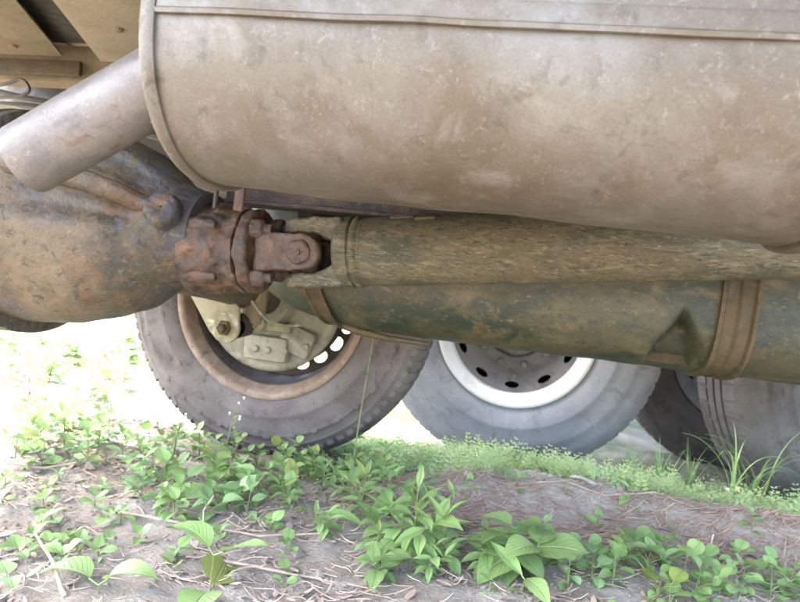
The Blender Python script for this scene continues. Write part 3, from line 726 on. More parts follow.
# ------------------------------------------------------------------ the lorry parked beyond: tandem axle, chassis rails
LP = Vector((.55, 3.4, -.17))
lorry = empty('parked_lorry', LP)
tag(lorry, 'parked lorry chassis beyond, with big grey tyres and white-painted wheel rims', 'lorry')
def lorry_wheel(center, Rr, tyre_mat, face=-1, steer=0, rim_mat='pale_steel'):
    wh = empty('wheel', Vector(center)-LP); wh.parent = lorry; wh.rotation_euler = (0, 0, steer)
    M = None
    W = .27; rb = .272*Rr/.52
    t = MB(); t.lathe(tyre_profile(Rr, rb, W), None, 128, closed=True); ty = t.build('tyre', tyre_mat, wh, smooth=45)
    t = MB(); nL = 60
    for k in range(nL):
        for (yy, ph) in ((.0, 0), (W, .5)):
            s = 1 if yy == 0 else -1; a2 = 2*PI*(k+ph)/nL
            ca, sa = math.cos(a2), math.sin(a2); er = Vector((ca, 0, sa)); et = Vector((-sa, 0, ca))
            q = [(Rr-.030, yy+s*.0310), (Rr-.014, yy+s*.038), (Rr-.003, yy+s*.052), (Rr-.001, yy+s*.095), (Rr-.02, yy+s*.095), (Rr-.025, yy+s*.06)]
            hw = .0205; b = len(t.v); n = len(q)
            for sg in (-1, 1):
                for (r, y) in q: t.v.append(tuple(er*r + et*hw*sg + Vector((0, y, 0))))
            t.f.append(tuple(b+i for i in range(n))); t.f.append(tuple(b+n+i for i in range(n-1, -1, -1)))
            for i in range(n): t.f.append((b+i, b+n+i, b+n+(i+1) % n, b+(i+1) % n))
    for yy in (.118, .152): t.lathe([(Rr-.012, yy-.013), (Rr+.001, yy-.012), (Rr+.001, yy+.012), (Rr-.012, yy+.013)], None, 128)
    tb = t.build('tread_blocks', tyre_mat, ty, smooth=30); tb['kind'] = 'stuff'
    if tyre_mat != 'tyre_pale': side_bars(tyre_mat, ty, rb+(Rr-rb)*.42, rb+(Rr-rb)*.50, .0005, 30, .06)
    k = rb/.272
    t = MB(); t.lathe([(.268*k, .036), (.280*k, .022), (.287*k, .012), (.285*k, .006), (.277*k, .004), (.268*k, .008), (.262*k, .018), (.250*k, .024), (.243*k, .030), (.240*k, .045), (.238*k, .062)], None, 112)
    rm = t.build('rim', rim_mat, wh, smooth=45)
    t = MB(); yf = lambda r: .060 + .05*sstep(.238*k, .17*k, r)
    disc_holes(t, None, 11, .180*k, .2385*k, .213*k, .0115*k, .026*k, 0, 0, .02, yf, phase=-PI/2+.03)
    t.lathe([(.180*k, yf(.18*k)), (.165*k, .125), (.150*k, .128), (.118*k, .130), (.112*k, .138)], None, 96)
    t.build('wheel_dish', 'grey_dish', wh, smooth=40)
    t = MB(); t.lathe([(.270*k, .10), (.238*k, .12), (.236*k, .25), (.03, .25)], None, 64); t.build('inner_drum', 'dark', wh)
    t = MB(); t.lathe([(.112*k, .15), (.105*k, .118), (.095*k, .11), (.078*k, .10), (.073*k, .075), (.066*k, .068), (.002, .066)], None, 56); t.build('hub', 'grey_dish', wh, smooth=40)
    for q in range(10):
        a = 2*PI*q/10 + PI/10 - PI/2
        t = MB(); t.lathe([(.0165*k, .134), (.0155*k, .112), (.011*k, .108), (.0105*k, .098), (.001, .097)], T(.143*k*math.cos(a), 0, .143*k*math.sin(a)), 6); t.build('wheel_nut', 'grey_dish', wh)
    return wh
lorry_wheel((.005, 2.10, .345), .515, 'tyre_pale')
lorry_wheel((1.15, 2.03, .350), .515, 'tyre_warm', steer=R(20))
lorry_wheel((.985, 2.75, .285), .515, 'tyre_shaded', rim_mat='grey_dish')
class LB(MB):
    def build(s, name, mat, parent=lorry, **kw):
        s.v = [tuple(Vector(p)-LP) for p in s.v]; return MB.build(s, name, mat, parent, **kw)
for y in (2.62, 3.42):
    t = LB(); t.prism([(-.75, y, .78), (-.75, y+.08, .78), (-.75, y+.08, .79), (-.75, y+.008, .79), (-.75, y+.008, 1.02), (-.75, y+.08, 1.02), (-.75, y+.08, 1.03), (-.75, y, 1.03)], (6, 0, 0)); t.build('chassis_rail', 'dark', smooth=20)
for x in (.005, 1.12):
    t = LB(); t.tube([(x, 2.2, .345), (x, 3.0, .37), (x, 4.2, .345)], [.07, .11, .07], 20); t.build('axle', 'dark')

t = LB(); t.box((2.1, 3.33, 1.13), (5.8, 2.34, .12)); t.build('shade_deck', 'frame', bevel=.01)  # unseen, added overhead to keep the sun off the far wheel

# ------------------------------------------------------------------ plants
def leaf_mesh(name, w, shape, fold, droop, petiole=.15, twist=0, serr=0, n=9, m=4):
    """one leaf, unit length along +X, with a keel along the midrib and a droop; UV for the veins"""
    v = []; f = []; uv = []
    L0 = petiole
    for i in range(n+1):
        u = i/n
        if shape == 'ovate': hw = w*math.sin(PI*u**.72)**.9 if 0 < u < 1 else .0
        elif shape == 'lance': hw = w*math.sin(PI*u**.85)**1.15 if 0 < u < 1 else 0
        else: hw = w*math.sqrt(max(0, 1-(2*u-1)**2))*(.9+.1*u)
        hw = max(hw, .012)*(1 + serr*(1 if i % 2 else -1))
        if i == n: hw = .004
        ang = droop*u; x = L0 + (1-L0)*(math.sin(ang)/droop if abs(droop) > 1e-4 else u); z = -(1-L0)*((1-math.cos(ang))/droop if abs(droop) > 1e-4 else 0)
        for j in range(m+1):
            s = (j/m)*2-1
            y = s*hw*math.cos(fold); zz = z + abs(s)*hw*math.sin(fold) + .03*w*math.sin(u*9+j*2.1)*abs(s) + twist*s*hw*u
            v.append((x, y, zz)); uv.append((u, j/m))
    for i in range(n):
        for j in range(m):
            a = i*(m+1)+j; f.append((a, a+m+1, a+m+2, a+1))
    b = len(v); pw = .016
    for x, z in ((0, 0), (L0+.02, -.002)):
        v += [(x, -pw, z), (x, pw, z), (x, 0, z-pw*1.6)]; uv += [(0, .5)]*3
    for k in range(3): f.append((b+k, b+(k+1) % 3, b+3+(k+1) % 3, b+3+k))
    me = bpy.data.meshes.new(name); me.from_pydata(v, [], f)
    ul = me.uv_layers.new(name='UVMap')
    for li, lp in enumerate(me.loops): ul.data[li].uv = uv[lp.vertex_index]
    me.polygons.foreach_set('use_smooth', [True]*len(me.polygons)); return me
LEAVES = {}
def leaf_set(key, mat, specs):
    LEAVES[key] = []
    for sp in specs:
        me = leaf_mesh('leaf', **sp); me.materials.append(MAT[mat]); LEAVES[key].append(me)
for mk in ('mid', 'light', 'blue', 'yellow'):
    leaf_set('ovate_'+mk, 'leaf_'+mk, [dict(w=.31, shape='ovate', fold=.30, droop=.7, serr=.03), dict(w=.34, shape='ovate', fold=.18, droop=.35, twist=.2, serr=.03), dict(w=.28, shape='ovate', fold=.42, droop=1.1, twist=-.25, serr=.03)])
    leaf_set('lance_'+mk, 'leaf_'+mk, [dict(w=.17, shape='lance', fold=.35, droop=.6, petiole=.06), dict(w=.20, shape='lance', fold=.25, droop=1.0, petiole=.06, twist=.2), dict(w=.15, shape='lance', fold=.45, droop=.2, petiole=.06)])
    leaf_set('round_'+mk, 'leaf_'+mk, [dict(w=.40, shape='round', fold=.20, droop=.5, petiole=.22, n=8), dict(w=.43, shape='round', fold=.12, droop=.25, petiole=.2, twist=.25, n=8), dict(w=.37, shape='round', fold=.32, droop=.8, petiole=.25, n=8)])
leaf_set('broad_mid', 'leaf_mid', [dict(w=.38, shape='ovate', fold=.22, droop=.8, serr=.02, petiole=.1), dict(w=.41, shape='ovate', fold=.12, droop=.5, twist=.2, serr=.02, petiole=.1)])
rng = random.Random(11)
def link_leaf(me, parent, base, az, el, size, rollv=0, name='leaf'):
    o = bpy.data.objects.new(name, me); col.objects.link(o); o.parent = parent
    o.location = base
    o.rotation_euler = (Matrix.Rotation(az, 3, 'Z') @ Matrix.Rotation(-el, 3, 'Y') @ Matrix.Rotation(rollv, 3, 'X')).to_euler()
    o.scale = (size, size*rng.uniform(.88, 1.12), size); return o
def weed(name, label, cat, group, x, y, H, leafkey, lsize, nodes=4, per=2, lean=(0, 0), az0=None, el=(5, 50), sink=.004, grow=(.75, 1.0, .55), branches=0, base=.12):
    z = height(x, y) - sink
    e = empty(name, (x, y, z)); tag(e, label, cat, group)
    az0 = rng.uniform(0, 2*PI) if az0 is None else az0
    lx, ly = lean[0]+rng.uniform(-.12, .12), lean[1]+rng.uniform(-.12, .12)
    mb = MB(); shoots = [(Vector((0, 0, 0)), lx, ly, H, nodes)]
    for bq in range(branches):
        a = rng.uniform(0, 2*PI); h0 = rng.uniform(.15, .4)*H
        shoots.append((Vector((lx*h0, ly*h0, h0)), lx+.9*math.cos(a), ly+.9*math.sin(a), H*rng.uniform(.4, .65), max(2, nodes-1)))
    for (o0, ax, ay, h, nn) in shoots:
        def pt(u): return o0 + Vector((ax*h*u*(.6+.4*u), ay*h*u*(.6+.4*u), h*u*(1-.08*u)))
        r0 = .0011 + H*.006
        mb.tube([pt(i/5) for i in range(6)], [r0*(1-.6*i/5) for i in range(6)], 5)
        for k in range(nn):
            u = base + (1-base)*(k/(nn-1) if nn > 1 else 1)
            g = grow[0]+(grow[1]-grow[0])*min(1, 2*k/max(1, nn-1)) if k < nn/2 else grow[1]+(grow[2]-grow[1])*((k-nn/2)/max(1, nn/2))
            for s in range(per):
                az = az0 + k*PI*.5*(1.0 if per == 2 else .77) + s*2*PI/per + rng.uniform(-.35, .35)
                ee = R(el[0]+(el[1]-el[0])*u**1.5 + rng.uniform(-16, 16))
                me = rng.choice(LEAVES[leafkey if rng.random() > .035 or leafkey.startswith('broad') else leafkey.split('_')[0]+'_yellow'])
                link_leaf(me, e, pt(u), az, ee, lsize*g*rng.uniform(.75, 1.12), rng.uniform(-.4, .4))
    mb.build('stem', 'stem', e, recalc=False, smooth=60)
    return e

# --- plants that stand out, each with its own description
weed('broadleaf_weed', 'bushy weed with big veined oval leaves at the foot of the earth bank', 'weed', None, .04, 1.055, .10, 'broad_mid', .10, nodes=5, per=2, az0=-.5, el=(-12, 30), branches=1, lean=(0, -.2))
weed('lanceolate_weed', 'tallest narrow-leaved weed, star-like leaf whorls beside the big-leaved weed', 'weed', None, -.13, .985, .16, 'lance_light', .078, nodes=6, per=3, el=(-10, 45), branches=2, lean=(.1, 0))
weed('seedling', 'light green seedling with two spread pointed leaves on bare soil', 'seedling', None, .06, .96, .03, 'lance_light', .085, nodes=2, per=2, az0=.65, el=(10, 30), grow=(.55, 1, 1))
weed('broadleaf_weed', 'pale green weed with three large rounded leaves on bare grey soil', 'weed', None, -.395, .775, .075, 'ovate_light', .10, nodes=2, per=2, az0=1.9, el=(5, 40), grow=(1, 1, .95))
weed('broadleaf_seedling', 'single pair of broad pale leaves flat on grey soil', 'seedling', None, -.535, .715, .02, 'ovate_light', .105, nodes=1, per=2, az0=.3, el=(18, 26), grow=(1, 1, 1))
weed('broadleaf_seedling', 'tiny leaf pair beside a slanting dry stick', 'seedling', None, -.67, .70, .02, 'ovate_light', .05, nodes=1, per=2, el=(10, 20), grow=(1, 1, 1))
weed('lanceolate_seedling', 'long single blade-like leaf lying between leafy weeds', 'seedling', None, -.335, 1.06, .03, 'lance_light', .12, nodes=1, per=1, az0=.35, el=(14, 16), grow=(1, 1, 1))
weed('broadleaf_weed', 'yellow-green weed with upright leaves in the sunlit strip', 'weed', None, -1.22, 1.62, .14, 'ovate_yellow', .085, nodes=3, per=2, el=(20, 60), lean=(-.2, 0))
# --- look-alike weeds, one group for each kind and place
def spread(name, label, cat, group, pts, H, key, ls, **kw):
    for (x, y) in pts:
        k = rng.uniform(.7, 1.2)
        kk = key if isinstance(key, str) else rng.choice(key)
        size = 'short ' if k < .87 else ('tall ' if k > 1.05 else 'middling ')
        tint = {'mid': 'green ', 'light': 'light green ', 'blue': 'cool green ', 'yellow': 'yellowish '}[kk.split('_')[1]]
        weed(name, size + tint + label, cat, group, x+rng.uniform(-.012, .012), y+rng.uniform(-.012, .012), H*k, kk, ls*rng.uniform(.8, 1.15), **kw)
mid_left = [(-0.64, 1.02), (-0.66, 1.10), (-0.59, 1.08), (-0.57, 1.14), (-0.50, 1.09), (-0.49, 1.16), (-0.44, 1.16), (-0.51, 1.03), (-0.56, 0.98), (-0.46, 1.03), (-0.56, 0.94), (-0.63, 1.19), (-0.69, 1.02), (-0.51, 1.27), (-0.49, 1.38), (-.60, 1.03), (-.54, 1.06), (-.47, 1.10), (-.62, .98), (-.53, .99), (-.70, 1.16), (-.58, 1.22), (-.74, 1.10), (-.46, 1.22), (-.66, 1.06), (-.41, 1.10), (-.55, 1.16), (-.78, 1.2), (-.63, 1.26)]
spread('oval_leaf_weed', 'oval-leaved weed in the leafy patch before the rusty-rimmed wheel', 'weed', 'oval-leaved weeds in the patch before the wheel', mid_left, .055, ['ovate_mid', 'ovate_mid', 'ovate_blue', 'ovate_light'], .050, nodes=3, per=2, el=(0, 45), branches=1)
wheel_base = [(-0.87, 1.40), (-0.77, 1.39), (-0.83, 1.36), (-0.68, 1.40), (-0.61, 1.38), (-0.56, 1.41), (-0.52, 1.40), (-0.47, 1.42), (-0.68, 1.29), (-0.41, 1.44), (-.74, 1.34), (-.45, 1.36)]
spread('sprouting_weed', 'weed sprouting right against the dusty black tyre', 'weed', 'weeds sprouting against the tyre', wheel_base, .07, ['ovate_mid', 'ovate_light', 'round_mid'], .042, nodes=4, per=2, el=(5, 55), branches=1)
left = [(-1.17, 1.20), (-1.05, 1.12), (-1.12, 1.24), (-1.02, 1.18), (-1.07, 1.28), (-1.13, 1.39), (-1.00, 1.27), (-1.01, 1.34), (-1.32, 1.37), (-1.27, 1.42), (-1.44, 1.56), (-1.27, 1.52), (-0.89, 1.24), (-1.06, 1.08), (-0.90, 1.13), (-0.80, 1.16), (-1.2, 1.32), (-.95, 1.2), (-1.1, 1.14), (-.98, 1.08), (-1.2, 1.45), (-1.38, 1.48)]
spread('leafy_weed', 'leafy weed at the edge of the sunlit strip behind the axle', 'weed', 'weeds along the sunlit edge', left, .09, ['ovate_light', 'ovate_mid', 'lance_light', 'ovate_light'], .055, nodes=4, per=2, el=(5, 55), branches=1)
spread('trailing_weed', 'sparse trailing weed on the bare trodden soil', 'weed', 'trailing weeds on bare soil', [(-0.73, 0.81), (-0.70, 0.84), (-0.76, 0.87), (-.70, .80), (-.66, .84), (-.72, .77), (-.86, .98), (-.80, 1.03), (-.90, 1.04), (-.82, .93), (-.76, .97), (-.60, .80), (-.64, .76), (-.95, .95), (-.88, .90), (-.78, .88), (-.66, .92), (-.58, .88), (-.50, .84), (-.46, .92), (-.40, 1.0), (-.70, .94)], .03, 'ovate_light', .038, nodes=3, per=2, lean=(.4, -.6), el=(10, 40))
centre = [(-0.38, 1.45), (-0.32, 1.36), (-0.26, 1.29), (-0.32, 1.22), (-0.16, 1.26), (-0.08, 1.14), (-0.38, 1.26), (-.22, 1.18), (-.28, 1.40), (-.25, 1.12)]
spread('narrow_leaf_weed', 'narrow-leaved weed in the thicket between wheel and earth bank', 'weed', 'narrow-leaved weeds between wheel and bank', centre, .085, ['lance_mid', 'lance_light', 'lance_blue'], .052, nodes=4, per=3, el=(-5, 50), branches=1)
near_c = [(-0.20, 0.98), (-0.17, 0.93), (-0.10, 0.95), (-0.07, 1.03), (-.19, 1.05), (-.02, 1.02), (-.29, 1.03)]
spread('narrow_leaf_weed', 'narrow-leaved weed crowding the foot of the tallest weed', 'weed', 'small narrow-leaved weeds round the tallest weed', near_c, .06, ['lance_light', 'lance_blue', 'ovate_mid'], .05, nodes=4, per=3, el=(-10, 40), branches=1)
spread('sprig', 'two-leaved sprout on bare trodden soil', 'sprout', 'tiny sprouts on bare soil', [(-0.31, 0.88), (-.44, .88), (-.36, .97), (-.30, .83), (-.48, .80), (.0, .93), (-.62, .84), (-.40, 1.08), (-.33, .94), (.18, .97)], .018, ['round_mid', 'round_light'], .026, nodes=2, per=2, el=(10, 40))
foot = [(0.13, 1.07), (0.17, 1.10), (0.20, 1.10), (0.25, 1.16), (0.28, 1.16), (0.32, 1.20), (0.14, 1.03), (0.21, 1.05), (0.10, 1.09), (.17, 1.06), (.23, 1.10), (.29, 1.12), (.35, 1.18), (-.02, 1.10), (.08, 1.12)]
spread('round_leaf_weed', 'round-leaved weed at the brown foot of the bank', 'weed', 'round-leaved weeds along the foot of the bank', foot, .05, ['round_mid', 'round_blue', 'ovate_mid'], .040, nodes=3, per=2, el=(0, 45), branches=1)
right = [(0.34, 1.11), (0.38, 1.14), (0.41, 1.11), (0.46, 1.16), (0.52, 1.22), (0.54, 1.19), (0.59, 1.24), (0.35, 1.07), (0.50, 1.14), (0.28, 1.05), (0.49, 1.25), (.44, 1.12), (.57, 1.18), (.38, 1.08), (.30, 1.02)]
spread('round_leaf_weed', 'round-leaved weed below the bank, beside the upright dry stalk', 'weed', 'light round-leaved weeds below the bank', right, .055, ['round_light', 'round_mid', 'round_light'], .040, nodes=3, per=2, el=(5, 45), branches=1)
crest = [(.05, 1.34), (.16, 1.37), (.30, 1.36), (.45, 1.40), (.62, 1.44), (.75, 1.46), (.22, 1.30), (.37, 1.33), (.55, 1.36), (-.05, 1.30)]
spread('crest_weed', 'leafy weed rooted in the brown face of the bank', 'weed', 'weeds rooted in the bank face', crest, .04, ['ovate_mid', 'ovate_light', 'lance_mid'], .034, nodes=3, per=2, el=(0, 50))

spread('roadside_weed', 'weed standing in full sun beyond the axle', 'weed', 'weeds in full sun beyond the axle', [(-2.2, 2.5), (-2.0, 2.35), (-2.5, 2.7), (-1.9, 2.6), (-2.4, 2.4), (-1.7, 2.2), (-2.7, 2.6), (-2.1, 2.8), (-1.5, 1.9), (-1.65, 1.75), (-1.8, 2.0), (-1.55, 2.1), (-1.95, 2.1), (-1.4, 1.75)], .14, ['ovate_mid', 'lance_mid'], .08, nodes=5, per=2, el=(0, 55), branches=2)
# --- slender weeds and grasses
def stalk_weed(x, y, H, label, flowers=False, lean=(0, 0), group=None):
    z = height(x, y)-.004; e = empty('flowering_weed' if flowers else 'slender_weed', (x, y, z)); tag(e, label, 'weed', group)
    mb = MB(); pts = [Vector((lean[0]*H*(i/10)**1.6, lean[1]*H*(i/10)**1.6, H*i/10)) for i in range(11)]
    mb.tube(pts, [.0022*(1-.6*i/10) for i in range(11)], 5)
    tops = []
    if flowers:
        for k in range(5):
            a = rng.uniform(0, 2*PI); b0 = pts[7+k % 4]; tip = b0 + Vector((.022*math.cos(a), .022*math.sin(a), .022)); mb.tube([b0, b0.lerp(tip, .5)+Vector((0, 0, .003)), tip], .0006, 4); tops.append(tip)
    mb.build('stem', 'stem', e, recalc=False)
    for k, i in enumerate((3, 4, 6, 7, 8)):
        link_leaf(rng.choice(LEAVES['lance_mid']), e, pts[i], rng.uniform(0, 2*PI), R(rng.uniform(10, 50)), .03+.012*rng.random())
    for tip in tops:
        f = MB(); f.lathe([(.0004, -.003), (.002, .0), (.003, .003), (.0004, .0036)], T(*tip), 8, axis='Z'); f.build('flower', 'petal', e, recalc=False)
stalk_weed(-.66, 1.30, .16, 'thin weed with tiny white flowers before the rusty rim', True, (.1, 0))
stalk_weed(-.80, 1.30, .11, 'short weed with white buds before the tyre sidewall', True, (.15, 0))
stalk_weed(-.352, 1.37, .40, 'tall slender bare-stemmed weed beside the tyre, reaching up to the tank', False, (.05, 0))
def grass(x, y, n, Ln, label, group=None, mat='leaf_mid', wd=.004, arch=(.6, 1.5), name='grass_tuft'):
    z = height(x, y)-.003; mb = MB()
    for k in range(n):
        a = rng.uniform(0, 2*PI); l = Ln*rng.uniform(.6, 1.15); ar = rng.uniform(*arch); p = Vector((rng.uniform(-.012, .012), rng.uniform(-.012, .012), 0))
        dirv = Vector((math.cos(a), math.sin(a), 0)); sd = Vector((-math.sin(a), math.cos(a), 0)); th = rng.uniform(.08, .3); rows = []
        for i in range(11):
            u = i/10; wv = wd*(1-u**1.8)*.5+.0002
            rows.append([p - sd*wv, p + Vector((0, 0, -.0006)), p + sd*wv])
            ang = th + ar*u*u
            p = p + (dirv*math.sin(ang) + Vector((0, 0, math.cos(ang))))*l/10
        mb.quadgrid(rows)
    o = mb.build(name, mat, None, recalc=False, smooth=60, loc=(x, y, z)); me = o.data
    ul = me.uv_layers.new(name='UVMap')
    for d_ in ul.data: d_.uv = (.3, .3)
    tag(o, label, 'grass', group); return o
for (x, y) in ((.66, 1.72), (.60, 1.66), (.71, 1.78)):
    grass(x, y, 9, .25, 'arching grass tuft on the bank before the dark lorry tyre', 'arching grass before the dark tyre', wd=.006, arch=(1.0, 2.4))
for (x, y) in ((.80, 1.66), (.86, 1.64), (.94, 1.66)):
    grass(x, y, 8, .18, 'upright grass tuft before the lug-edged lorry tyre', 'upright grass before the lugged tyre', wd=.006, arch=(.1, .9))
for (x, y) in ((.38, 1.84), (.46, 1.80), (.42, 1.9), (.50, 1.88), (.55, 1.82)):
    grass(x, y, 14, .16, 'grass tuft between the pale lorry tyre and the dark one', 'grass between the lorry tyres', 'leaf_blue', arch=(.1, 1.0))
for (x, y) in ((-1.22, 1.42), (-1.16, 1.36), (-1.30, 1.55)):
    grass(x, y, 14, .14, 'grass tuft in the sunlit strip', 'grass tufts in the sunlit strip', 'leaf_light', wd=.005, arch=(.1, 1.0))

# --- ground cover that cannot be counted
def cover(name, mat, count, place, size, label, lf=7, rise=(.2, .9)):
    v = []; f = []
    for q in range(count):
        pl = place()
        if pl is None: continue
        x, y = pl; s = rng.uniform(*size); a = rng.uniform(0, 2*PI); tl = rng.uniform(*rise)
        o = Vector((x, y, height(x, y)-.002)); ax = Vector((math.cos(a)*math.cos(tl), math.sin(a)*math.cos(tl), math.sin(tl))); sd = Vector((-math.sin(a), math.cos(a), rng.uniform(-.3, .3)))
        up = ax.cross(sd)
        for k in range(lf):
            u = .15 + .85*k/(lf-1); p = o + ax*s*u - up*s*.25*u*u*(-1 if up.z < 0 else 1)*(-1)*(-1)
            for sg in (-1, 1):
                l = s*.34*(1.15-u*.75); wd_ = l*.22; d0 = (sd*sg + ax*.55).normalized(); e0 = d0.cross(up).normalized()
                b = len(v); v += [tuple(p), tuple(p+d0*l*.5+e0*wd_), tuple(p+d0*l), tuple(p+d0*l*.5-e0*wd_)]; f.append((b, b+1, b+2, b+3))
    me = bpy.data.meshes.new(name); me.from_pydata(v, [], f); me.materials.append(MAT[mat]); ul = me.uv_layers.new(name='UVMap')
    o = bpy.data.objects.new(name, me); col.objects.link(o); tag(o, label, 'ground cover', kind='stuff'); return o
def on_bank():
    x = rng.uniform(-.5, 1.7); y = rng.uniform(1.34, 2.0 + .35*sstep(.3, .6, x)) + .05*x
    yc = 1.36+.10*x
    if y < yc+.03: return None
    if noise.noise(Vector((x*6, y*6, 1))) < -.25 + .7*sstep(.14, .0, y-yc)*rng.random()*1.4: return None
    if (x-.005)**2 < .02 and y > 2.08: return None
    return x, y
cover('bank_ground_cover', 'leaf_cover', 8500, on_bank, (.025, .075), 'fine ferny ground cover along the top of the bank', lf=5, rise=(.1, 1.3))
cover('bank_herb_cover', 'leaf_light', 4500, on_bank, (.015, .05), 'light green herbs mixed into the cover on the bank', lf=4, rise=(.1, 1.2))
def sunny_strip():
    x = rng.uniform(-5.0, -.9); y = rng.uniform(1.75, 4.5)
    if x > -1.3 and y < 2.0: return None
    if noise.noise(Vector((x*2.2, y*2.2, 3))) < -.05: return None
    return x, y
cover('sunlit_turf', 'leaf_mid', 8000, sunny_strip, (.03, .10), 'short turf in full sun beyond the axle', lf=4, rise=(.4, 1.4))
def anywhere():
    x = rng.uniform(-1.9, .1); y = rng.uniform(.95, 2.3)
    if noise.noise(Vector((x*4, y*4, 7))) < .12: return None
    if -1.08 < x < -.24 and 1.42 < y < 1.72: return None
    return x, y
cover('creeping_ground_cover', 'leaf_light', 1500, anywhere, (.015, .04), 'scattered tiny creeping plants on the trodden earth', lf=4)

# --- dead stalks, roots and crumbs on the soil
def strands(name, mat, count, place, ln, rad, label, dirs=None, lift=.006):
    mb = MB()
    for q in range(count):
        x, y = place(); l = rng.uniform(*ln); a = dirs() if dirs else rng.uniform(0, 2*PI); cv = rng.gauss(0, .16)
        pts = []; px, py = x, y; n = 5; hz = rng.uniform(0, lift); tilt_ = rng.uniform(-.01, .014)
        for i in range(n):
            pts.append((px, py, height(px, py)+.001+hz+tilt_*(i/n)*(i/n)*2)); px += math.cos(a)*l/n; py += math.sin(a)*l/n; a += cv
        mb.tube(pts, [rng.uniform(*rad)]*(n-1)+[.0004], 3, caps=False)
    o = mb.build(name, mat, None, recalc=False, smooth=60); tag(o, label, 'litter', kind='stuff'); return o
def near():
    while True:
        x, y = rng.uniform(-1.3, .9), .62 + 1.1*rng.random()**1.3
        if noise.noise(Vector((x*6, y*9, 5))) > -.05 or rng.random() < .25: return x, y
strands('straw_litter', 'straw', 1500, near, (.012, .07), (.0003, .0010), 'dry straw scattered over the soil', dirs=lambda: rng.gauss(0, .5) + (PI if rng.random() < .5 else 0))
strands('dead_stalk_litter', 'litter', 2600, near, (.012, .07), (.0004, .0013), 'brown dead stalks and roots over the soil', dirs=lambda: rng.gauss(.1, .55))
def face():
    x = rng.uniform(-.35, 1.4); return x, 1.36+.1*x-.10+rng.uniform(-.07, .10)
strands('bank_root_mat', 'root', 2200, face, (.015, .08), (.0004, .0014), 'matted roots in the face of the bank', dirs=lambda: rng.gauss(.1, .35), lift=.012)
def crumbs(name, mat, count, place, size, label):
    v = []; f = []
    for q in range(count):
        x, y = place(); s = rng.uniform(*size)*(1+2*(rng.random() < .04)); z = height(x, y)+s*.15; b = len(v)
        for d in ((1, 0, 0), (-1, 0, 0), (0, 1, 0), (0, -1, 0), (0, 0, 1), (0, 0, -1)):
            k = s*rng.uniform(.5, 1.1); v.append((x+d[0]*k+rng.uniform(-.2, .2)*s, y+d[1]*k+rng.uniform(-.2, .2)*s, z+d[2]*k*.7))
        for q_ in ((0, 2, 4), (2, 1, 4), (1, 3, 4), (3, 0, 4), (2, 0, 5), (1, 2, 5), (3, 1, 5), (0, 3, 5)): f.append(tuple(b+i for i in q_))
    me = bpy.data.meshes.new(name); me.from_pydata(v, [], f); me.materials.append(MAT[mat]); o = bpy.data.objects.new(name, me); col.objects.link(o); tag(o, label, 'soil', kind='stuff')
crumbs('soil_crumbs', 'ground', 11000, near, (.0012, .006), 'crumbs of dry earth on the ground')

def dead_leaves(count):
    v = []; f = []
    for q in range(count):
        x, y = near(); s_ = rng.uniform(.004, .013); a = rng.uniform(0, 2*PI); cu = rng.uniform(-.5, .9); z = height(x, y)+.003+rng.uniform(0, .004); b = len(v); tl = rng.gauss(0, .35)
        for i in range(4):
            for j in (-1, 0, 1):
                lx = (i/3-.5)*2*s_; ly = j*s_*.5*math.sin(PI*(.12+.76*i/3)); lz = cu*abs(j)*s_*.35 + tl*lx
                v.append((x+lx*math.cos(a)-ly*math.sin(a), y+lx*math.sin(a)+ly*math.cos(a), z+lz))
        for i in range(3):
            for j in range(2): f.append((b+i*3+j, b+i*3+j+1, b+i*3+j+4, b+i*3+j+3))
    me = bpy.data.meshes.new('dead_leaf_litter'); me.from_pydata(v, [], f); me.materials.append(MAT['litter']); me.polygons.foreach_set('use_smooth', [True]*len(me.polygons))
    o = bpy.data.objects.new('dead_leaf_litter', me); col.objects.link(o); tag(o, 'curled brown dead leaf bits over the soil', 'litter', kind='stuff')
dead_leaves(1500)

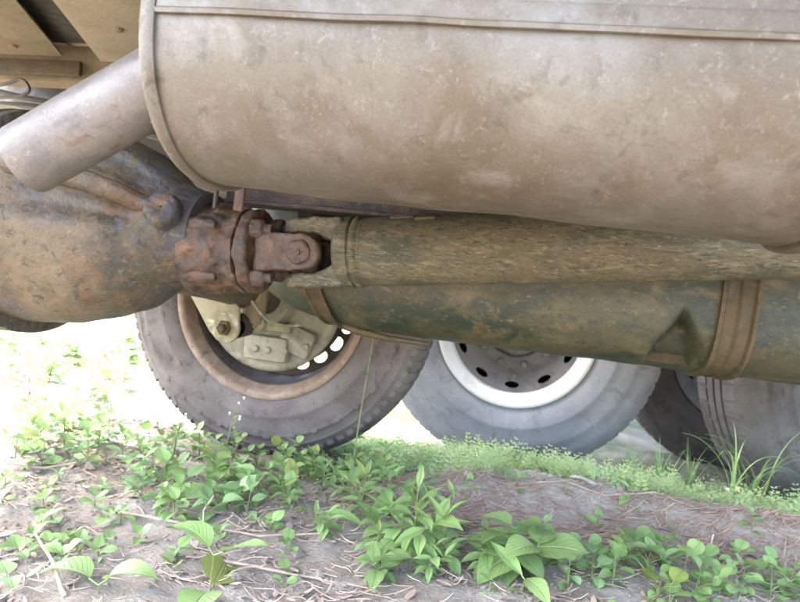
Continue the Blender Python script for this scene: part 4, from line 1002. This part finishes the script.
# --- single sticks, dry stalks and flakes
def stick(pts, r, label, name='dry_stick', mat='twig', group=None):
    b0 = Vector(pts[0]); mb = MB(); P = [Vector(p)-b0 for p in pts]; out = []
    for i in range(len(P)-1):
        for k in range(4): out.append(P[i].lerp(P[i+1], k/4) + Vector((rng.uniform(-1, 1), rng.uniform(-1, 1), rng.uniform(-1, 1)))*r*.25)
    out.append(P[-1]); n = len(out)
    o = mb.tube(out, [r*(1-.5*i/n) for i in range(n)], 7).build(name, mat, None, recalc=False, smooth=60, loc=b0); return tag(o, label, 'stick', group)
def gp(x, y, dz=0): return (x, y, height(x, y)+dz)
stick([gp(-1.12, .99, .012), gp(-1.02, 1.02, .014), gp(-.95, 1.06, .012), gp(-.90, 1.09, .02)], .0035, 'long straight stick lying before the sunlit weeds')
stick([gp(-.57, .69, .0), gp(-.62, .72, .03), gp(-.70, .77, .045)], .0032, 'pale slanting dry stick on the grey soil', mat='straw')
stick([gp(.40, 1.17, -.01), gp(.402, 1.175, .04), gp(.408, 1.18, .085)], .0022, 'upright dry stalk before the face of the bank', 'dry_stalk', 'straw')
stick([gp(-.51, .95, .0), gp(-.512, .95, .03), gp(-.50, .96, .055)], .0016, 'short upright dry stalk in front of the oval-leaved patch', 'dry_stalk', 'straw')
stick([gp(-.71, .95, .005), gp(-.55, .93, .012), gp(-.40, .95, .010), gp(-.30, 1.0, .012)], .003, 'thin brown runner across the bare soil', 'dry_runner')
stick([gp(-.45, .86, .004), gp(-.3, .87, .010), gp(-.18, .885, .006)], .0028, 'brown twig lying beside tiny sprouts', 'dry_runner')
stick([gp(.05, 1.35, .004), gp(.15, 1.375, .012), gp(.24, 1.37, .006), gp(.35, 1.40, .012), gp(.46, 1.395, .0), gp(.56, 1.43, .008)], .0028, 'dark root along the crest of the bank', 'bare_root', 'twig')
def flake(x, y, sx, sy, rz, label):
    mb = MB(); rows = []
    for i in range(7):
        u = i/6; wv = sy*math.sin(PI*(.1+.8*u))*(1+.25*math.sin(u*13)); rows.append([Vector(((u-.5)*sx, s*wv, .006*abs(s)+.004*math.sin(u*6)+.004)) for s in (-.5, -.2, .15, .5)])
    mb.quadgrid(rows)
    o = mb.build('dry_leaf', 'leaf_dry', None, recalc=False, smooth=60, loc=(x, y, height(x, y)+.004)); o.rotation_euler = (.15, .1, rz); ul = o.data.uv_layers.new(name='UVMap')
    tag(o, label, 'dry leaf')
flake(.20, 1.40, .075, .02, .15, 'pale curled dry leaf on the crest of the bank')
flake(.13, 1.40, .04, .016, .6, 'small pale dry leaf beside the curled one on the crest')
flake(.30, 1.22, .03, .016, 1.2, 'small brown-edged dry leaf at the foot of the bank')
